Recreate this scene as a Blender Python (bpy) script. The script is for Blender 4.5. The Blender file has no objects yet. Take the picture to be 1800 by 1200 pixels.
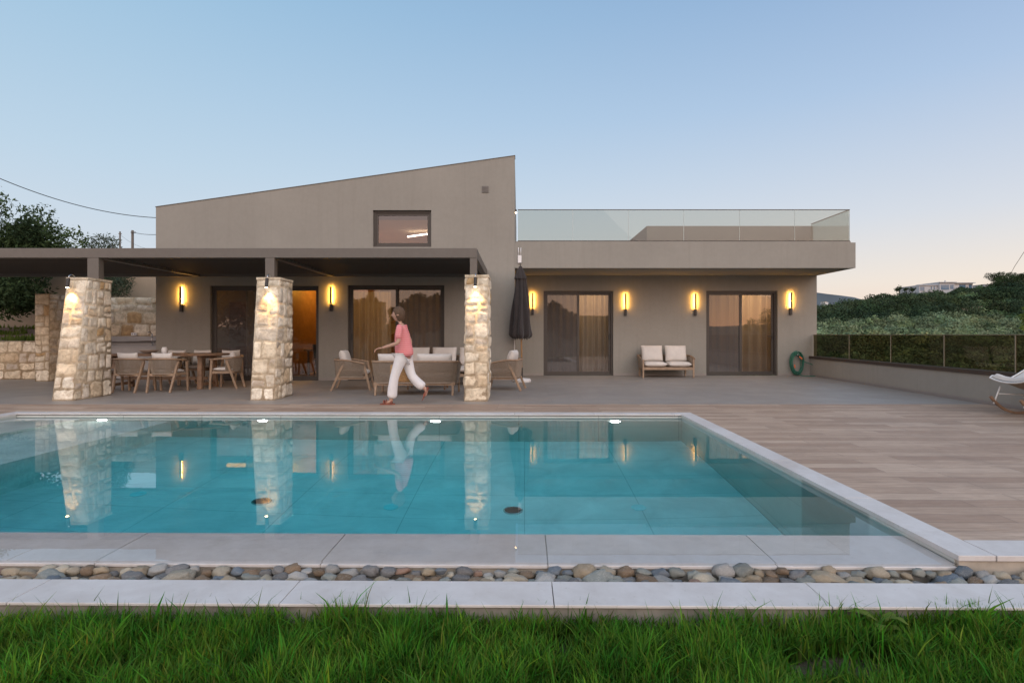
import bpy, math, random
import numpy as np
from mathutils import Vector, noise as mnoise

rnd = random.Random(7)
nrs = np.random.RandomState(11)
R = math.radians
scene = bpy.context.scene

# ------------------------------------------------------------------ camera
F, CX, CY, HC = 960.0, 912.0, 588.0, 1.2      # focal length and horizon in units of the 1800 px frame
cam_d = bpy.data.cameras.new('camera'); cam = bpy.data.objects.new('camera', cam_d)
scene.collection.objects.link(cam)
cam.location = (0, 0, HC); cam.rotation_euler = (R(90), 0, 0)
cam_d.sensor_width = 36.0; cam_d.lens = 36.0 * F / 1800.0
cam_d.shift_x = -(CX - 900) / 1800.0; cam_d.shift_y = -(600 - CY) / 1800.0
cam_d.clip_start = 0.05; cam_d.clip_end = 5000
scene.camera = cam

# ------------------------------------------------------------------ world
world = bpy.data.worlds.new("World"); scene.world = world; world.use_nodes = True
wt = world.node_tree; wt.nodes.clear()
def fill(el, stops, conv):
    el[0].position = stops[0][0]; el[0].color = conv(stops[0][1])
    el[len(el)-1].position = stops[-1][0]; el[len(el)-1].color = conv(stops[-1][1])
    for p, c in stops[1:-1]:
        e = el.new(p); e.color = conv(c)
def wn(t, **k):
    n = wt.nodes.new(t)
    for a, b in k.items(): setattr(n, a, b)
    return n
def wmath(op, a, b=None, clamp=False):
    n = wn('ShaderNodeMath', operation=op, use_clamp=clamp)
    for i, v in enumerate((a, b)):
        if v is None: continue
        if isinstance(v, (int, float)): n.inputs[i].default_value = v
        else: wt.links.new(v, n.inputs[i])
    return n.outputs[0]
def wramp(fac, stops):
    n = wn('ShaderNodeValToRGB'); wt.links.new(fac, n.inputs[0])
    fill(n.color_ramp.elements, stops, lambda c: (*c, 1))
    return n.outputs[0]
def wmix(f, a, b):
    n = wn('ShaderNodeMix', data_type='RGBA'); wt.links.new(f, n.inputs['Factor'])
    wt.links.new(a, n.inputs[6]); wt.links.new(b, n.inputs[7]); return n.outputs[2]
def s2l(r, g, b, k=1.0):
    f = lambda c: ((c/255)/12.92 if c/255 <= .04045 else ((c/255+.055)/1.055)**2.4)*k
    return (f(r), f(g), f(b))
tc = wn('ShaderNodeTexCoord'); sep = wn('ShaderNodeSeparateXYZ'); wt.links.new(tc.outputs['Generated'], sep.inputs[0])
X, Y_, Z = sep.outputs
zc = wmath('MAXIMUM', Z, 0.0)
fl = wramp(zc, [(0, s2l(214,208,216)), (.09, s2l(203,211,226)), (.26, s2l(182,205,226)), (.5, s2l(150,189,219)), (1, s2l(98,134,178))])
fr = wramp(zc, [(0, s2l(246,216,192)), (.08, s2l(241,228,217)), (.18, s2l(214,218,228)), (.36, s2l(172,195,226)), (.52, s2l(141,170,211)), (1, s2l(92,125,172))])
bk = wramp(zc, [(0, s2l(218,176,150)), (.07, s2l(218,186,172)), (.16, s2l(222,196,194)), (.32, s2l(240,224,222)), (.55, s2l(222,224,232)), (1, s2l(130,160,196))])
bkn = wn('ShaderNodeMix', data_type='RGBA', blend_type='MULTIPLY'); bkn.inputs['Factor'].default_value = 1
BACK_GAIN = 2.6
wt.links.new(bk, bkn.inputs[6]); bkn.inputs[7].default_value = (BACK_GAIN, BACK_GAIN*.97, BACK_GAIN*.92, 1)
fx = wmath('MULTIPLY_ADD', X, 0.75, clamp=True); fx.node.inputs[2].default_value = 0.42
front = wmix(fx, fl, fr)
fy = wmath('MULTIPLY_ADD', Y_, -1.1, clamp=True); fy.node.inputs[2].default_value = 0.30
sky_g = wmix(fy, front, bkn.outputs[2])
sky = wn('ShaderNodeTexSky', sky_type='NISHITA', sun_disc=False)
sky.sun_elevation = R(1.5); sky.sun_rotation = R(150); sky.altitude = 100
nish = wn('ShaderNodeBackground'); wt.links.new(sky.outputs[0], nish.inputs[0]); nish.inputs[1].default_value = 0.05
grad = wn('ShaderNodeBackground'); wt.links.new(sky_g, grad.inputs[0]); grad.inputs[1].default_value = 0.97
add = wn('ShaderNodeAddShader'); wt.links.new(nish.outputs[0], add.inputs[0]); wt.links.new(grad.outputs[0], add.inputs[1])
wo = wn('ShaderNodeOutputWorld'); wt.links.new(add.outputs[0], wo.inputs[0])

# afterglow: the sun is already down behind the camera on the right, so a weak and very soft lamp
sun_d = bpy.data.lights.new('sun', 'SUN'); sun_d.energy = 0.5; sun_d.angle = R(50); sun_d.color = (1.0, .84, .72)
sun = bpy.data.objects.new('sun', sun_d); scene.collection.objects.link(sun)
sun.rotation_euler = (R(62), 0, R(30)); sun.location = (8, -10, 12)

scene.view_settings.view_transform = 'Standard'; scene.view_settings.look = 'None'
scene.view_settings.exposure = 0.0; scene.view_settings.gamma = 1.0
scene.cycles.use_denoising = True
scene.cycles.max_bounces = 10; scene.cycles.transparent_max_bounces = 24
scene.cycles.transmission_bounces = 8; scene.cycles.volume_bounces = 0
scene.cycles.sample_clamp_indirect = 4.0
scene.cycles.blur_glossy = 0.5

# ------------------------------------------------------------------ helpers
col = scene.collection
def P(px, py, Y): return ((px-CX)*Y/F, Y, HC+(CY-py)*Y/F)
def XA(px, Y): return (px-CX)*Y/F
def ZA(py, Y): return HC+(CY-py)*Y/F
TH = R(.6); cT, sT = math.cos(TH), math.sin(TH)
def T(u, v, z): return (u*cT+v*sT, -u*sT+v*cT, z)     # pool frame

def woff(o):
    v = Vector((0, 0, 0))
    while o is not None: v += o.location; o = o.parent
    return v
class MB:
    def __init__(s): s.v = []; s.f = []; s.c = {}
    def add(s, vs, fs, colr=None):
        b = len(s.v); s.v += [tuple(p) for p in vs]; s.f += [tuple(i+b for i in f) for f in fs]
        if colr is not None:
            for i in range(b, len(s.v)): s.c[i] = colr
        return b
    def hexa(s, p):   # 8 points: bottom 4 ccw, top 4 ccw
        s.add(p, [(3,2,1,0),(4,5,6,7),(0,1,5,4),(1,2,6,5),(2,3,7,6),(3,0,4,7)])
    def box(s, x0, x1, y0, y1, z0, z1, fn=None):
        p = [(x0,y0,z0),(x1,y0,z0),(x1,y1,z0),(x0,y1,z0),(x0,y0,z1),(x1,y0,z1),(x1,y1,z1),(x0,y1,z1)]
        if fn: p = [fn(*q) for q in p]
        s.hexa(p)
    def bar(s, a, b, w, d, w2=None, d2=None, up=(0,0,1)):  # rectangular bar a->b
        a, b = Vector(a), Vector(b); t = (b-a).normalized(); up = Vector(up)
        if abs(t.dot(up)) > .95: up = Vector((0,1,0))
        sx = t.cross(up).normalized(); sy = sx.cross(t).normalized()
        w2 = w if w2 is None else w2; d2 = d if d2 is None else d2
        q = []
        for c, ww, dd in ((a, w, d), (b, w2, d2)):
            for i, j in ((-1,-1),(1,-1),(1,1),(-1,1)): q.append(c+sx*i*ww/2+sy*j*dd/2)
        s.hexa(q)
    def tube(s, pts, r, n=8, caps=True, closed=False):
        pts = [Vector(p) for p in pts]; m = len(pts)
        rs = r if isinstance(r, (list, tuple)) else [r]*m
        rings = []; ref = None
        for i, p in enumerate(pts):
            if closed: t = pts[(i+1) % m]-pts[i-1]
            else: t = pts[min(i+1, m-1)]-pts[max(i-1, 0)]
            t.normalize()
            if ref is None:
                ref = Vector((0,0,1)) if abs(t.z) < .9 else Vector((1,0,0))
            a = t.cross(ref).normalized(); ref = a.cross(t).normalized()
            rings.append([p+(a*math.cos(k*2*math.pi/n)+ref*math.sin(k*2*math.pi/n))*rs[i] for k in range(n)])
        b = len(s.v)
        for rg in rings: s.v += [tuple(q) for q in rg]
        for i in range(m if closed else m-1):
            for k in range(n):
                i2 = (i+1) % m; k2 = (k+1) % n
                s.f.append((b+i*n+k, b+i*n+k2, b+i2*n+k2, b+i2*n+k))
        if caps and not closed:
            s.f.append(tuple(b+k for k in range(n))[::-1]); s.f.append(tuple(b+(m-1)*n+k for k in range(n)))
    def lathe(s, prof, c=(0,0,0), n=24, rf=None, caps=True):
        b = len(s.v)
        for (r, z) in prof:
            for k in range(n):
                a = 2*math.pi*k/n; rr = r*(rf(a, z) if rf else 1)
                s.v.append((c[0]+rr*math.cos(a), c[1]+rr*math.sin(a), c[2]+z))
        m = len(prof)
        for i in range(m-1):
            for k in range(n):
                k2 = (k+1) % n; s.f.append((b+i*n+k, b+i*n+k2, b+(i+1)*n+k2, b+(i+1)*n+k))
        if caps:
            s.f.append(tuple(b+k for k in range(n))[::-1]); s.f.append(tuple(b+(m-1)*n+k for k in range(n)))
    def prism(s, poly, fn0, fn1):
        n = len(poly); b = len(s.v)
        s.v += [tuple(fn0(*p)) for p in poly]+[tuple(fn1(*p)) for p in poly]
        s.f.append(tuple(b+i for i in range(n))[::-1]); s.f.append(tuple(b+n+i for i in range(n)))
        for i in range(n): j = (i+1) % n; s.f.append((b+i, b+j, b+n+j, b+n+i))
    def cushion(s, c, sx, sy, sz, n=10, pinch=.12, p=.45, rot=None, seed=0):
        """soft cushion: a puffed box with a seam edge and slightly pulled corners"""
        b = len(s.v); vs = []
        def put(u, v, side):
            e = (1-abs(u)**3.2)*(1-abs(v)**3.2)
            h = side*sz/2*(max(e, 0)**p)
            k = 1-pinch*(abs(u*v)**.0)*((1-abs(v)**2)*abs(u)**3*.6)
            k2 = 1-pinch*((1-abs(u)**2)*abs(v)**3*.6)
            q = Vector((u*sx/2*k, v*sy/2*k2, h))
            q.z += .006*mnoise.noise(Vector((u*2.3+seed, v*2.3, side*3+seed)))*(1 if e > .05 else 0)
            if rot: q.rotate(rot)
            return tuple(q+Vector(c))
        L = [(-1+2*i/n) for i in range(n+1)]
        L = [math.copysign(abs(t)**.8, t) for t in L]
        for side in (1, -1):
            for v in L:
                for u in L: vs.append(put(u, v, side))
        m = n+1; fs = []
        for j in range(n):
            for i in range(n):
                a = j*m+i; fs.append((a, a+1, a+m+1, a+m)); a += m*m; fs.append((a, a+m, a+m+1, a+1))
        s.add(vs, fs)
    def build(s, name, mat, parent=None, smooth=False, bevel=0, local=False, weld=False, sub=0, seg=2):
        me = bpy.data.meshes.new(name); vs = s.v
        if parent is not None and not local:
            o = woff(parent); vs = [(a-o.x, b-o.y, c-o.z) for a, b, c in vs]
        me.from_pydata(vs, [], s.f)
        if s.c:
            at = me.color_attributes.new('Col', 'FLOAT_COLOR', 'POINT')
            for i in range(len(vs)):
                at.data[i].color = (*s.c.get(i, (.5,.42,.33)), 1)
        me.materials.append(mat)
        if smooth: me.polygons.foreach_set('use_smooth', [True]*len(me.polygons))
        me.update()
        o = bpy.data.objects.new(name, me); col.objects.link(o)
        if parent is not None: o.parent = parent
        if weld:
            w = o.modifiers.new('w', 'WELD'); w.merge_threshold = .0004
        if bevel:
            m = o.modifiers.new('b', 'BEVEL'); m.width = bevel; m.segments = seg; m.limit_method = 'ANGLE'; m.angle_limit = R(40)
        if sub:
            m = o.modifiers.new('s', 'SUBSURF'); m.levels = sub; m.render_levels = sub
        return o
def tag(o, label=None, cat=None, group=None, kind=None):
    if label: o['label'] = label
    if cat: o['category'] = cat
    if group: o['group'] = group
    if kind: o['kind'] = kind
    return o
def thing(name, loc, label, cat, group=None, rz=0):
    o = bpy.data.objects.new(name, None); o.empty_display_size = .1; col.objects.link(o)
    o.location = loc; o.rotation_euler = (0, 0, rz); return tag(o, label, cat, group)
def dup(root, loc, rz, label, group=None):
    def cp(o, par):
        c = o.copy(); col.objects.link(c); c.parent = par
        for ch in list(o.children): cp(ch, c)
        return c
    r = cp(root, None); r.location = loc; r.rotation_euler = (0, 0, rz); r['label'] = label
    if group: r['group'] = group
    return r
def np_mesh(name, V, faces_n, idx, mat, parent=None, colr=None):
    """fast mesh: V (n,3), idx flat loop indices, faces_n = verts per face (int)"""
    me = bpy.data.meshes.new(name)
    if parent is not None:
        o = woff(parent); V = V-np.array([o.x, o.y, o.z])
    nf = len(idx)//faces_n
    me.vertices.add(len(V)); me.vertices.foreach_set('co', V.astype(np.float32).ravel())
    me.loops.add(len(idx)); me.loops.foreach_set('vertex_index', idx.astype(np.int32))
    me.polygons.add(nf); me.polygons.foreach_set('loop_start', np.arange(nf, dtype=np.int32)*faces_n)
    me.polygons.foreach_set('loop_total', np.full(nf, faces_n, dtype=np.int32))
    if colr is not None:
        at = me.color_attributes.new('Col', 'FLOAT_COLOR', 'POINT')
        c4 = np.ones((len(V), 4), dtype=np.float32); c4[:, :3] = colr
        at.data.foreach_set('color', c4.ravel())
    me.materials.append(mat); me.update(calc_edges=True); me.validate()
    ob = bpy.data.objects.new(name, me); col.objects.link(ob)
    if parent is not None: ob.parent = parent
    return ob

# ------------------------------------------------------------------ materials
class NT:
    def __init__(s, name):
        s.m = bpy.data.materials.new(name); s.m.use_nodes = True; s.t = s.m.node_tree; s.t.nodes.clear()
        s.out = s.n('ShaderNodeOutputMaterial')
        s.tc = s.n('ShaderNodeTexCoord')
    def n(s, typ, **k):
        x = s.t.nodes.new(typ)
        for a, b in k.items(): setattr(x, a, b)
        return x
    def l(s, a, b): s.t.links.new(a, b)
    def set(s, sock, v):
        if isinstance(v, (int, float)): sock.default_value = v
        elif isinstance(v, tuple): sock.default_value = (*v, 1) if len(v) == 3 and sock.type == 'RGBA' else v
        else: s.l(v, sock)
    def noise(s, scale, detail=4, rough=.55, vec=None, dist=0):
        x = s.n('ShaderNodeTexNoise'); x.inputs['Scale'].default_value = scale; x.inputs['Detail'].default_value = detail
        x.inputs['Roughness'].default_value = rough; x.inputs['Distortion'].default_value = dist
        s.l(vec if vec is not None else s.tc.outputs['Object'], x.inputs['Vector']); return x.outputs['Fac']
    def mapping(s, scale=(1,1,1), rot=(0,0,0), loc=(0,0,0)):
        x = s.n('ShaderNodeMapping'); s.l(s.tc.outputs['Object'], x.inputs[0])
        x.inputs['Scale'].default_value = scale; x.inputs['Rotation'].default_value = rot; x.inputs['Location'].default_value = loc
        return x.outputs[0]
    def ramp(s, f, stops):
        x = s.n('ShaderNodeValToRGB'); s.l(f, x.inputs[0])
        fill(x.color_ramp.elements, stops, lambda c: (c, c, c, 1) if isinstance(c, (int, float)) else (*c, 1))
        return x.outputs[0]
    def mix(s, f, a, b, bt='MIX'):
        x = s.n('ShaderNodeMix', data_type='RGBA', blend_type=bt)
        s.set(x.inputs['Factor'], f); s.set(x.inputs[6], a); s.set(x.inputs[7], b); return x.outputs[2]
    def math(s, op, a, b=0, c=None):
        x = s.n('ShaderNodeMath', operation=op); s.set(x.inputs[0], a); s.set(x.inputs[1], b)
        if c is not None: s.set(x.inputs[2], c)
        return x.outputs[0]
    def bump(s, h, strength=.3, dist=.01, nrm=None):
        x = s.n('ShaderNodeBump'); x.inputs['Strength'].default_value = strength; x.inputs['Distance'].default_value = dist
        s.l(h, x.inputs['Height'])
        if nrm is not None: s.l(nrm, x.inputs['Normal'])
        return x.outputs[0]
    def bsdf(s, colr, rough=.6, metal=0, normal=None, spec=.5, coat=0, sheen=0, trans=0):
        b = s.n('ShaderNodeBsdfPrincipled'); s.set(b.inputs['Base Color'], colr); s.set(b.inputs['Roughness'], rough)
        b.inputs['Metallic'].default_value = metal; b.inputs['Specular IOR Level'].default_value = spec
        b.inputs['Coat Weight'].default_value = coat; b.inputs['Sheen Weight'].default_value = sheen
        if normal is not None: s.l(normal, b.inputs['Normal'])
        return b.outputs[0]
    def done(s, sh, vol=None):
        s.l(sh, s.out.inputs['Surface'])
        if vol is not None: s.l(vol, s.out.inputs['Volume'])
        return s.m
def simple(name, c, rough=.6, var=.12, scale=6, bump=.15, bscale=80, metal=0, spec=.5, coat=0, sheen=0, bd=.003):
    t = NT(name); f = t.noise(scale, 5)
    c2 = tuple(x*(1-var) for x in c); c3 = tuple(min(x*(1+var), .95) for x in c)
    cc = t.ramp(f, [(.3, c2), (.7, c3)])
    nb = t.bump(t.noise(bscale, 3), bump, bd) if bump else None
    return t.done(t.bsdf(cc, rough, metal, nb, spec, coat, sheen))
def emit(name, c, s):
    t = NT(name); e = t.n('ShaderNodeEmission'); e.inputs[0].default_value = (*c, 1); e.inputs[1].default_value = s
    return t.done(e.outputs[0])
def glass(name, tint, base=.06, gain=1.6, rough=0.0, screen=False):
    t = NT(name); fr = t.n('ShaderNodeFresnel'); fr.inputs[0].default_value = 1.5
    f = t.math('MULTIPLY_ADD', fr.outputs[0], gain, base); f = t.math('MINIMUM', f, 1.0)
    tr = t.n('ShaderNodeBsdfTransparent'); tr.inputs[0].default_value = (*tint, 1)
    gl = t.n('ShaderNodeBsdfGlossy'); gl.inputs['Roughness'].default_value = rough; gl.inputs[0].default_value = (1,1,1,1)
    mx = t.n('ShaderNodeMixShader'); t.l(f, mx.inputs[0])
    if screen:   # fine insect mesh behind the pane
        df = t.n('ShaderNodeBsdfDiffuse'); df.inputs[0].default_value = (.16,.15,.15,1); m2 = t.n('ShaderNodeMixShader'); m2.inputs[0].default_value = .45
        t.l(tr.outputs[0], m2.inputs[1]); t.l(df.outputs[0], m2.inputs[2]); tr = m2
    t.l(tr.outputs[0], mx.inputs[1]); t.l(gl.outputs[0], mx.inputs[2])
    return t.done(mx.outputs[0])

def m_stucco(name, c):
    t = NT(name)
    a = t.noise(.7, 5, .6); b = t.noise(9, 5, .65)
    cc = t.mix(t.ramp(a, [(.3, 0.0), (.7, 1.0)]), tuple(x*.93 for x in c), tuple(x*1.06 for x in c))
    cc = t.mix(.15, cc, t.ramp(b, [(.3, tuple(x*.8 for x in c)), (.7, tuple(x*1.2 for x in c))]))
    sv = t.noise(2.2, 4, .6, t.mapping((3.5, 3.5, .22)))
    cc = t.mix(t.ramp(sv, [(.5, 0.0), (.75, .24)]), cc, tuple(x*.72 for x in c))
    n1 = t.bump(t.noise(160, 3, .6), .18, .004); n2 = t.bump(t.noise(2.5, 3), .25, .02, n1)
    return t.done(t.bsdf(cc, .88, normal=n2, spec=.25))
M = {}
M['stucco'] = m_stucco('taupe_stucco', (.276, .263, .234))
M['stucco_beige'] = m_stucco('beige_stucco', (.50, .43, .34))
M['stucco_grey'] = m_stucco('grey_stucco', (.215, .20, .185))
def m_attr_stone(name, gain=1.0):
    t = NT(name); at = t.n('ShaderNodeAttribute'); at.attribute_name = 'Col'
    n1 = t.noise(7, 6, .65, dist=.6); n2 = t.noise(30, 5, .7); n3 = t.noise(4.5, 5, .65, dist=1.6)
    c = t.mix(t.ramp(n1, [(.35, 0.0), (.65, 1.0)]), t.mix(1.0, at.outputs['Color'], (.74,.69,.62), 'MULTIPLY'), t.mix(1.0, at.outputs['Color'], (1.22,1.20,1.16), 'MULTIPLY'))
    c = t.mix(t.ramp(n3, [(.56, 0.0), (.68, .6)]), c, (.34, .21, .11))
    c = t.mix(t.ramp(n2, [(.56, 0.0), (.74, .55)]), c, (.22, .17, .12))
    if gain != 1: c = t.mix(1.0, c, (gain, gain, gain), 'MULTIPLY')
    b1 = t.bump(t.noise(16, 6, .72), 1.0, .018); b2 = t.bump(n2, .8, .010, b1)
    return t.done(t.bsdf(c, .92, normal=b2, spec=.2))
M['stone'] = m_attr_stone('limestone_blocks')
def m_tile():
    t = NT('grey_terrace_tile')
    br = t.n('ShaderNodeTexBrick', offset=0.5, squash=1.0); t.l(t.tc.outputs['Object'], br.inputs['Vector'])
    br.inputs['Color1'].default_value = (.262,.226,.196,1); br.inputs['Color2'].default_value = (.292,.256,.225,1); br.inputs['Mortar'].default_value = (.13,.12,.11,1)
    br.inputs['Scale'].default_value = 1; br.inputs['Mortar Size'].default_value = .0025; br.inputs['Brick Width'].default_value = 1.2; br.inputs['Row Height'].default_value = .6
    n = t.noise(3, 6, .6); c = t.mix(.3, br.outputs['Color'], t.ramp(n, [(.3, (.17,.155,.145)), (.7, (.32,.30,.28))]))
    r = t.ramp(t.noise(1.3, 4), [(.3, .42), (.7, .56)])
    return t.done(t.bsdf(c, r, normal=t.bump(t.noise(90, 3), .08, .002), spec=.5))
M['tile'] = m_tile()
def m_deck():
    t = NT('wood_look_planks')
    br = t.n('ShaderNodeTexBrick', offset=0.37, offset_frequency=2); t.l(t.mapping(rot=(0,0,TH)), br.inputs['Vector'])
    br.inputs['Color1'].default_value = (0,0,0,1); br.inputs['Color2'].default_value = (1,1,1,1); br.inputs['Mortar'].default_value = (.4,.4,.4,1)
    br.inputs['Scale'].default_value = 1; br.inputs['Mortar Size'].default_value = .0022; br.inputs['Mortar Smooth'].default_value = .1
    br.inputs['Brick Width'].default_value = 1.2; br.inputs['Row Height'].default_value = .16
    base = t.ramp(br.outputs['Color'], [(0, (.33,.21,.14)), (.5, (.43,.295,.205)), (1, (.53,.385,.28))])
    g = t.noise(6, 7, .68, t.mapping((.55, 6.5, 1)), dist=.7); g2 = t.noise(22, 5, .7, t.mapping((.35, 5, 1)))
    c = t.mix(t.ramp(g, [(.38, 0.0), (.72, .60)]), base, (.215,.145,.102))
    c = t.mix(t.ramp(g2, [(.42, 0.0), (.7, .35)]), c, (.50,.41,.34))
    c = t.mix(br.outputs['Fac'], c, (.15,.115,.09))
    c = t.mix(t.ramp(t.noise(1.3, 6, .7, dist=.8), [(.45, 0.0), (.72, .34)]), c, (.17,.125,.095))
    hh = t.math('MULTIPLY_ADD', br.outputs['Fac'], -1.0, g2)
    return t.done(t.bsdf(c, t.ramp(g, [(.3, .5), (.7, .68)]), normal=t.bump(hh, .3, .002), spec=.3))
M['deck'] = m_deck()
def m_coping(name, wet=False):
    t = NT(name)
    a = t.noise(1.6, 6, .6, dist=.8); b = t.noise(14, 5, .65)
    c = t.ramp(a, [(.28, (.50,.455,.425)), (.5, (.575,.54,.515)), (.72, (.63,.605,.585))])
    c = t.mix(.2, c, t.ramp(b, [(.3, (.42,.38,.36)), (.7, (.68,.66,.64))]))
    c = t.mix(t.ramp(t.noise(45, 3, .7), [(.64, 0.0), (.74, .45)]), c, (.32,.27,.22))
    c = t.mix(t.ramp(t.noise(2.6, 7, .72, dist=1.0), [(.5, 0.0), (.7, .32)]), c, (.42,.37,.32))
    return t.done(t.bsdf(c, .25 if wet else t.ramp(a, [(.3, .38), (.7, .55)]), normal=t.bump(b, .06, .002), spec=.5))
M['coping'] = m_coping('pale_stone_coping'); M['coping_face'] = simple('coping_face', (.40,.35,.29), .7, .2, 8)
M['grout'] = simple('grout', (.30,.25,.18), .9, .2, 20)
def m_pool():
    t = NT('pool_tile')
    br = t.n('ShaderNodeTexBrick', offset=0.0); t.l(t.mapping(rot=(0,0,TH)), br.inputs['Vector'])
    br.inputs['Color1'].default_value = (.66,.68,.66,1); br.inputs['Color2'].default_value = (.72,.73,.71,1); br.inputs['Mortar'].default_value = (.19,.23,.23,1)
    br.inputs['Scale'].default_value = 1; br.inputs['Mortar Size'].default_value = .004; br.inputs['Brick Width'].default_value = 1.2; br.inputs['Row Height'].default_value = .6
    c = t.mix(.5, br.outputs['Color'], t.ramp(t.noise(1.8, 6, .62, dist=.7), [(.3, (.40,.44,.43)), (.7, (.86,.86,.83))]))
    return t.done(t.bsdf(c, .5))
M['pool'] = m_pool()
def m_poolwall():
    t = NT('pool_wall_tile')
    br = t.n('ShaderNodeTexBrick', offset=0.0); t.l(t.mapping(rot=(R(90),0,0)), br.inputs['Vector'])
    br.inputs['Color1'].default_value = (.50,.50,.46,1); br.inputs['Color2'].default_value = (.55,.55,.51,1); br.inputs['Mortar'].default_value = (.22,.22,.2,1)
    br.inputs['Scale'].default_value = 1; br.inputs['Mortar Size'].default_value = .005; br.inputs['Brick Width'].default_value = 1.2; br.inputs['Row Height'].default_value = .8
    c = t.mix(.3, br.outputs['Color'], t.ramp(t.noise(2.2, 6, .62, dist=.7), [(.3, (.38,.38,.34)), (.7, (.62,.62,.57))]))
    return t.done(t.bsdf(c, .5))
M['poolwall'] = m_poolwall()
def m_water():
    t = NT('pool_water')
    g = t.n('ShaderNodeBsdfGlass'); g.inputs['IOR'].default_value = 1.333; g.inputs['Roughness'].default_value = 0.0
    w = t.noise(1.1, 2, .4, t.mapping((1, 1, 1))); w2 = t.noise(5, 2, .5)
    b = t.bump(w, .06, .008); b = t.bump(w2, .05, .002, b); t.l(b, g.inputs['Normal'])
    v = t.n('ShaderNodeVolumeAbsorption'); v.inputs['Color'].default_value = (.0,.89,.955,1); v.inputs['Density'].default_value = .36
    return t.done(g.outputs[0], v.outputs[0])
M['water'] = m_water()
M['frame'] = simple('dark_brown_aluminium', (.055,.047,.040), .45, .08, 20, 0, spec=.5)
M['pergola'] = simple('taupe_powder_coat', (.118,.104,.090), .5, .06, 12, 0.05, 200)
M['louvre'] = simple('louvre_powder_coat', (.075,.060,.050), .55, .06, 12, 0.05, 200)
M['black'] = simple('black_metal', (.018,.017,.016), .42, .1, 30, 0)
M['cap'] = simple('dark_cap_profile', (.050,.036,.030), .5, .1, 20, 0)
M['teak'] = simple('teak', (.225,.135,.082), .6, .3, 9, .2, 60)
M['teak_light'] = simple('teak_light', (.30,.205,.135), .6, .25, 9, .2, 60)
def m_rope():
    t = NT('taupe_rope'); n = t.noise(60, 3); c = t.ramp(n, [(.3, (.21,.165,.125)), (.7, (.34,.275,.215))])
    return t.done(t.bsdf(c, .85, normal=t.bump(t.noise(260, 2), .5, .002), spec=.2))
M['rope'] = m_rope()
def m_fabric(name, c):
    t = NT(name); n = t.noise(4, 4); cc = t.ramp(n, [(.3, tuple(x*.9 for x in c)), (.7, tuple(min(1, x*1.05) for x in c))])
    b = t.bump(t.noise(420, 2), .25, .001); b = t.bump(t.noise(7, 4, .6, dist=.8), .55, .02, b)
    return t.done(t.bsdf(cc, .92, normal=b, spec=.15, sheen=.2))
M['cushion'] = m_fabric('cream_fabric', (.60,.56,.52))
M['umbrella'] = m_fabric('charcoal_canvas', (.040,.034,.033))
M['glass'] = glass('door_glass', (.74,.73,.71), .045, 1.35)
M['glass_clear'] = glass('balcony_glass', (.745,.77,.74), .01, .6)
M['glass_grey'] = glass('screened_door_glass', (.34,.33,.33), .03, 1.1, screen=True)
M['glass_bronze'] = glass('bronze_glass', (.46,.44,.35), .004, .12)
M['white_plastic'] = simple('white_plastic', (.72,.72,.72), .4, .03, 5, 0)
M['white_metal'] = simple('white_metal', (.66,.65,.63), .4, .04, 9, 0)
M['umb_base'] = simple('white_concrete', (.62,.60,.58), .7, .08, 9, .2)
M['chrome'] = simple('brushed_steel', (.55,.55,.55), .25, .05, 9, 0, metal=1)
M['dark_metal'] = simple('dark_drain', (.03,.035,.035), .5, .1, 9, 0)
M['aqua'] = simple('aqua_plastic', (.35,.72,.74), .4, .05, 9, 0)
M['hose'] = simple('green_hose', (.02,.13,.085), .45, .15, 20, 0)
M['orange'] = simple('orange_plastic', (.62,.14,.04), .4, .05, 9, 0)
M['strip'] = emit('warm_led', (1.0, .48, .08), 170)
M['bulb'] = emit('warm_bulb', (1.0, .70, .36), 28)
M['poollamp'] = emit('pool_lamp_lens', (1.0, .98, .92), 48)
M['strip_in'] = emit('amber_led', (1.0, .50, .06), 8)
M['strip_white'] = emit('white_led', (1.0, .80, .68), 9)
def m_curtain(name, c, tr=.35):
    t = NT(name)
    d = t.n('ShaderNodeBsdfDiffuse'); d.inputs[0].default_value = (*c, 1)
    l = t.n('ShaderNodeBsdfTranslucent'); l.inputs[0].default_value = (*c, 1)
    a = t.n('ShaderNodeMixShader'); a.inputs[0].default_value = .55; t.l(d.outputs[0], a.inputs[1]); t.l(l.outputs[0], a.inputs[2])
    x = t.n('ShaderNodeBsdfTransparent'); b = t.n('ShaderNodeMixShader'); b.inputs[0].default_value = tr
    t.l(a.outputs[0], b.inputs[1]); t.l(x.outputs[0], b.inputs[2]); return t.done(b.outputs[0])
M['curtain'] = m_curtain('sheer_curtain', (.60,.58,.55), .16)
M['room'] = simple('room_plaster', (.62,.52,.34), .9, .05, 3, 0)
M['roomfloor'] = simple('room_floor', (.30,.22,.16), .4, .15, 3, 0)
M['woodin'] = simple('interior_timber', (.18,.09,.045), .5, .2, 5, 0)
M['soil'] = simple('dry_soil', (.16,.105,.07), .95, .35, 5, .8, 25, bd=.03)
def m_leaf(name, c1, c2, trans=.25, scale=.8):
    t = NT(name); at = t.n('ShaderNodeAttribute'); at.attribute_name = 'Col'
    n = t.noise(scale, 3); c = t.ramp(n, [(.35, c1), (.65, c2)]); c = t.mix(1.0, c, at.outputs['Color'], 'MULTIPLY')
    d = t.bsdf(c, .72, spec=.10); tl = t.n('ShaderNodeBsdfTranslucent'); t.l(c, tl.inputs[0])
    mx = t.n('ShaderNodeMixShader'); mx.inputs[0].default_value = trans; t.l(d, mx.inputs[1]); t.l(tl.outputs[0], mx.inputs[2])
    return t.done(mx.outputs[0])
M['grass'] = m_leaf('grass_blades', (.034,.110,.010), (.076,.180,.018), .35, 3.0)
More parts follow.
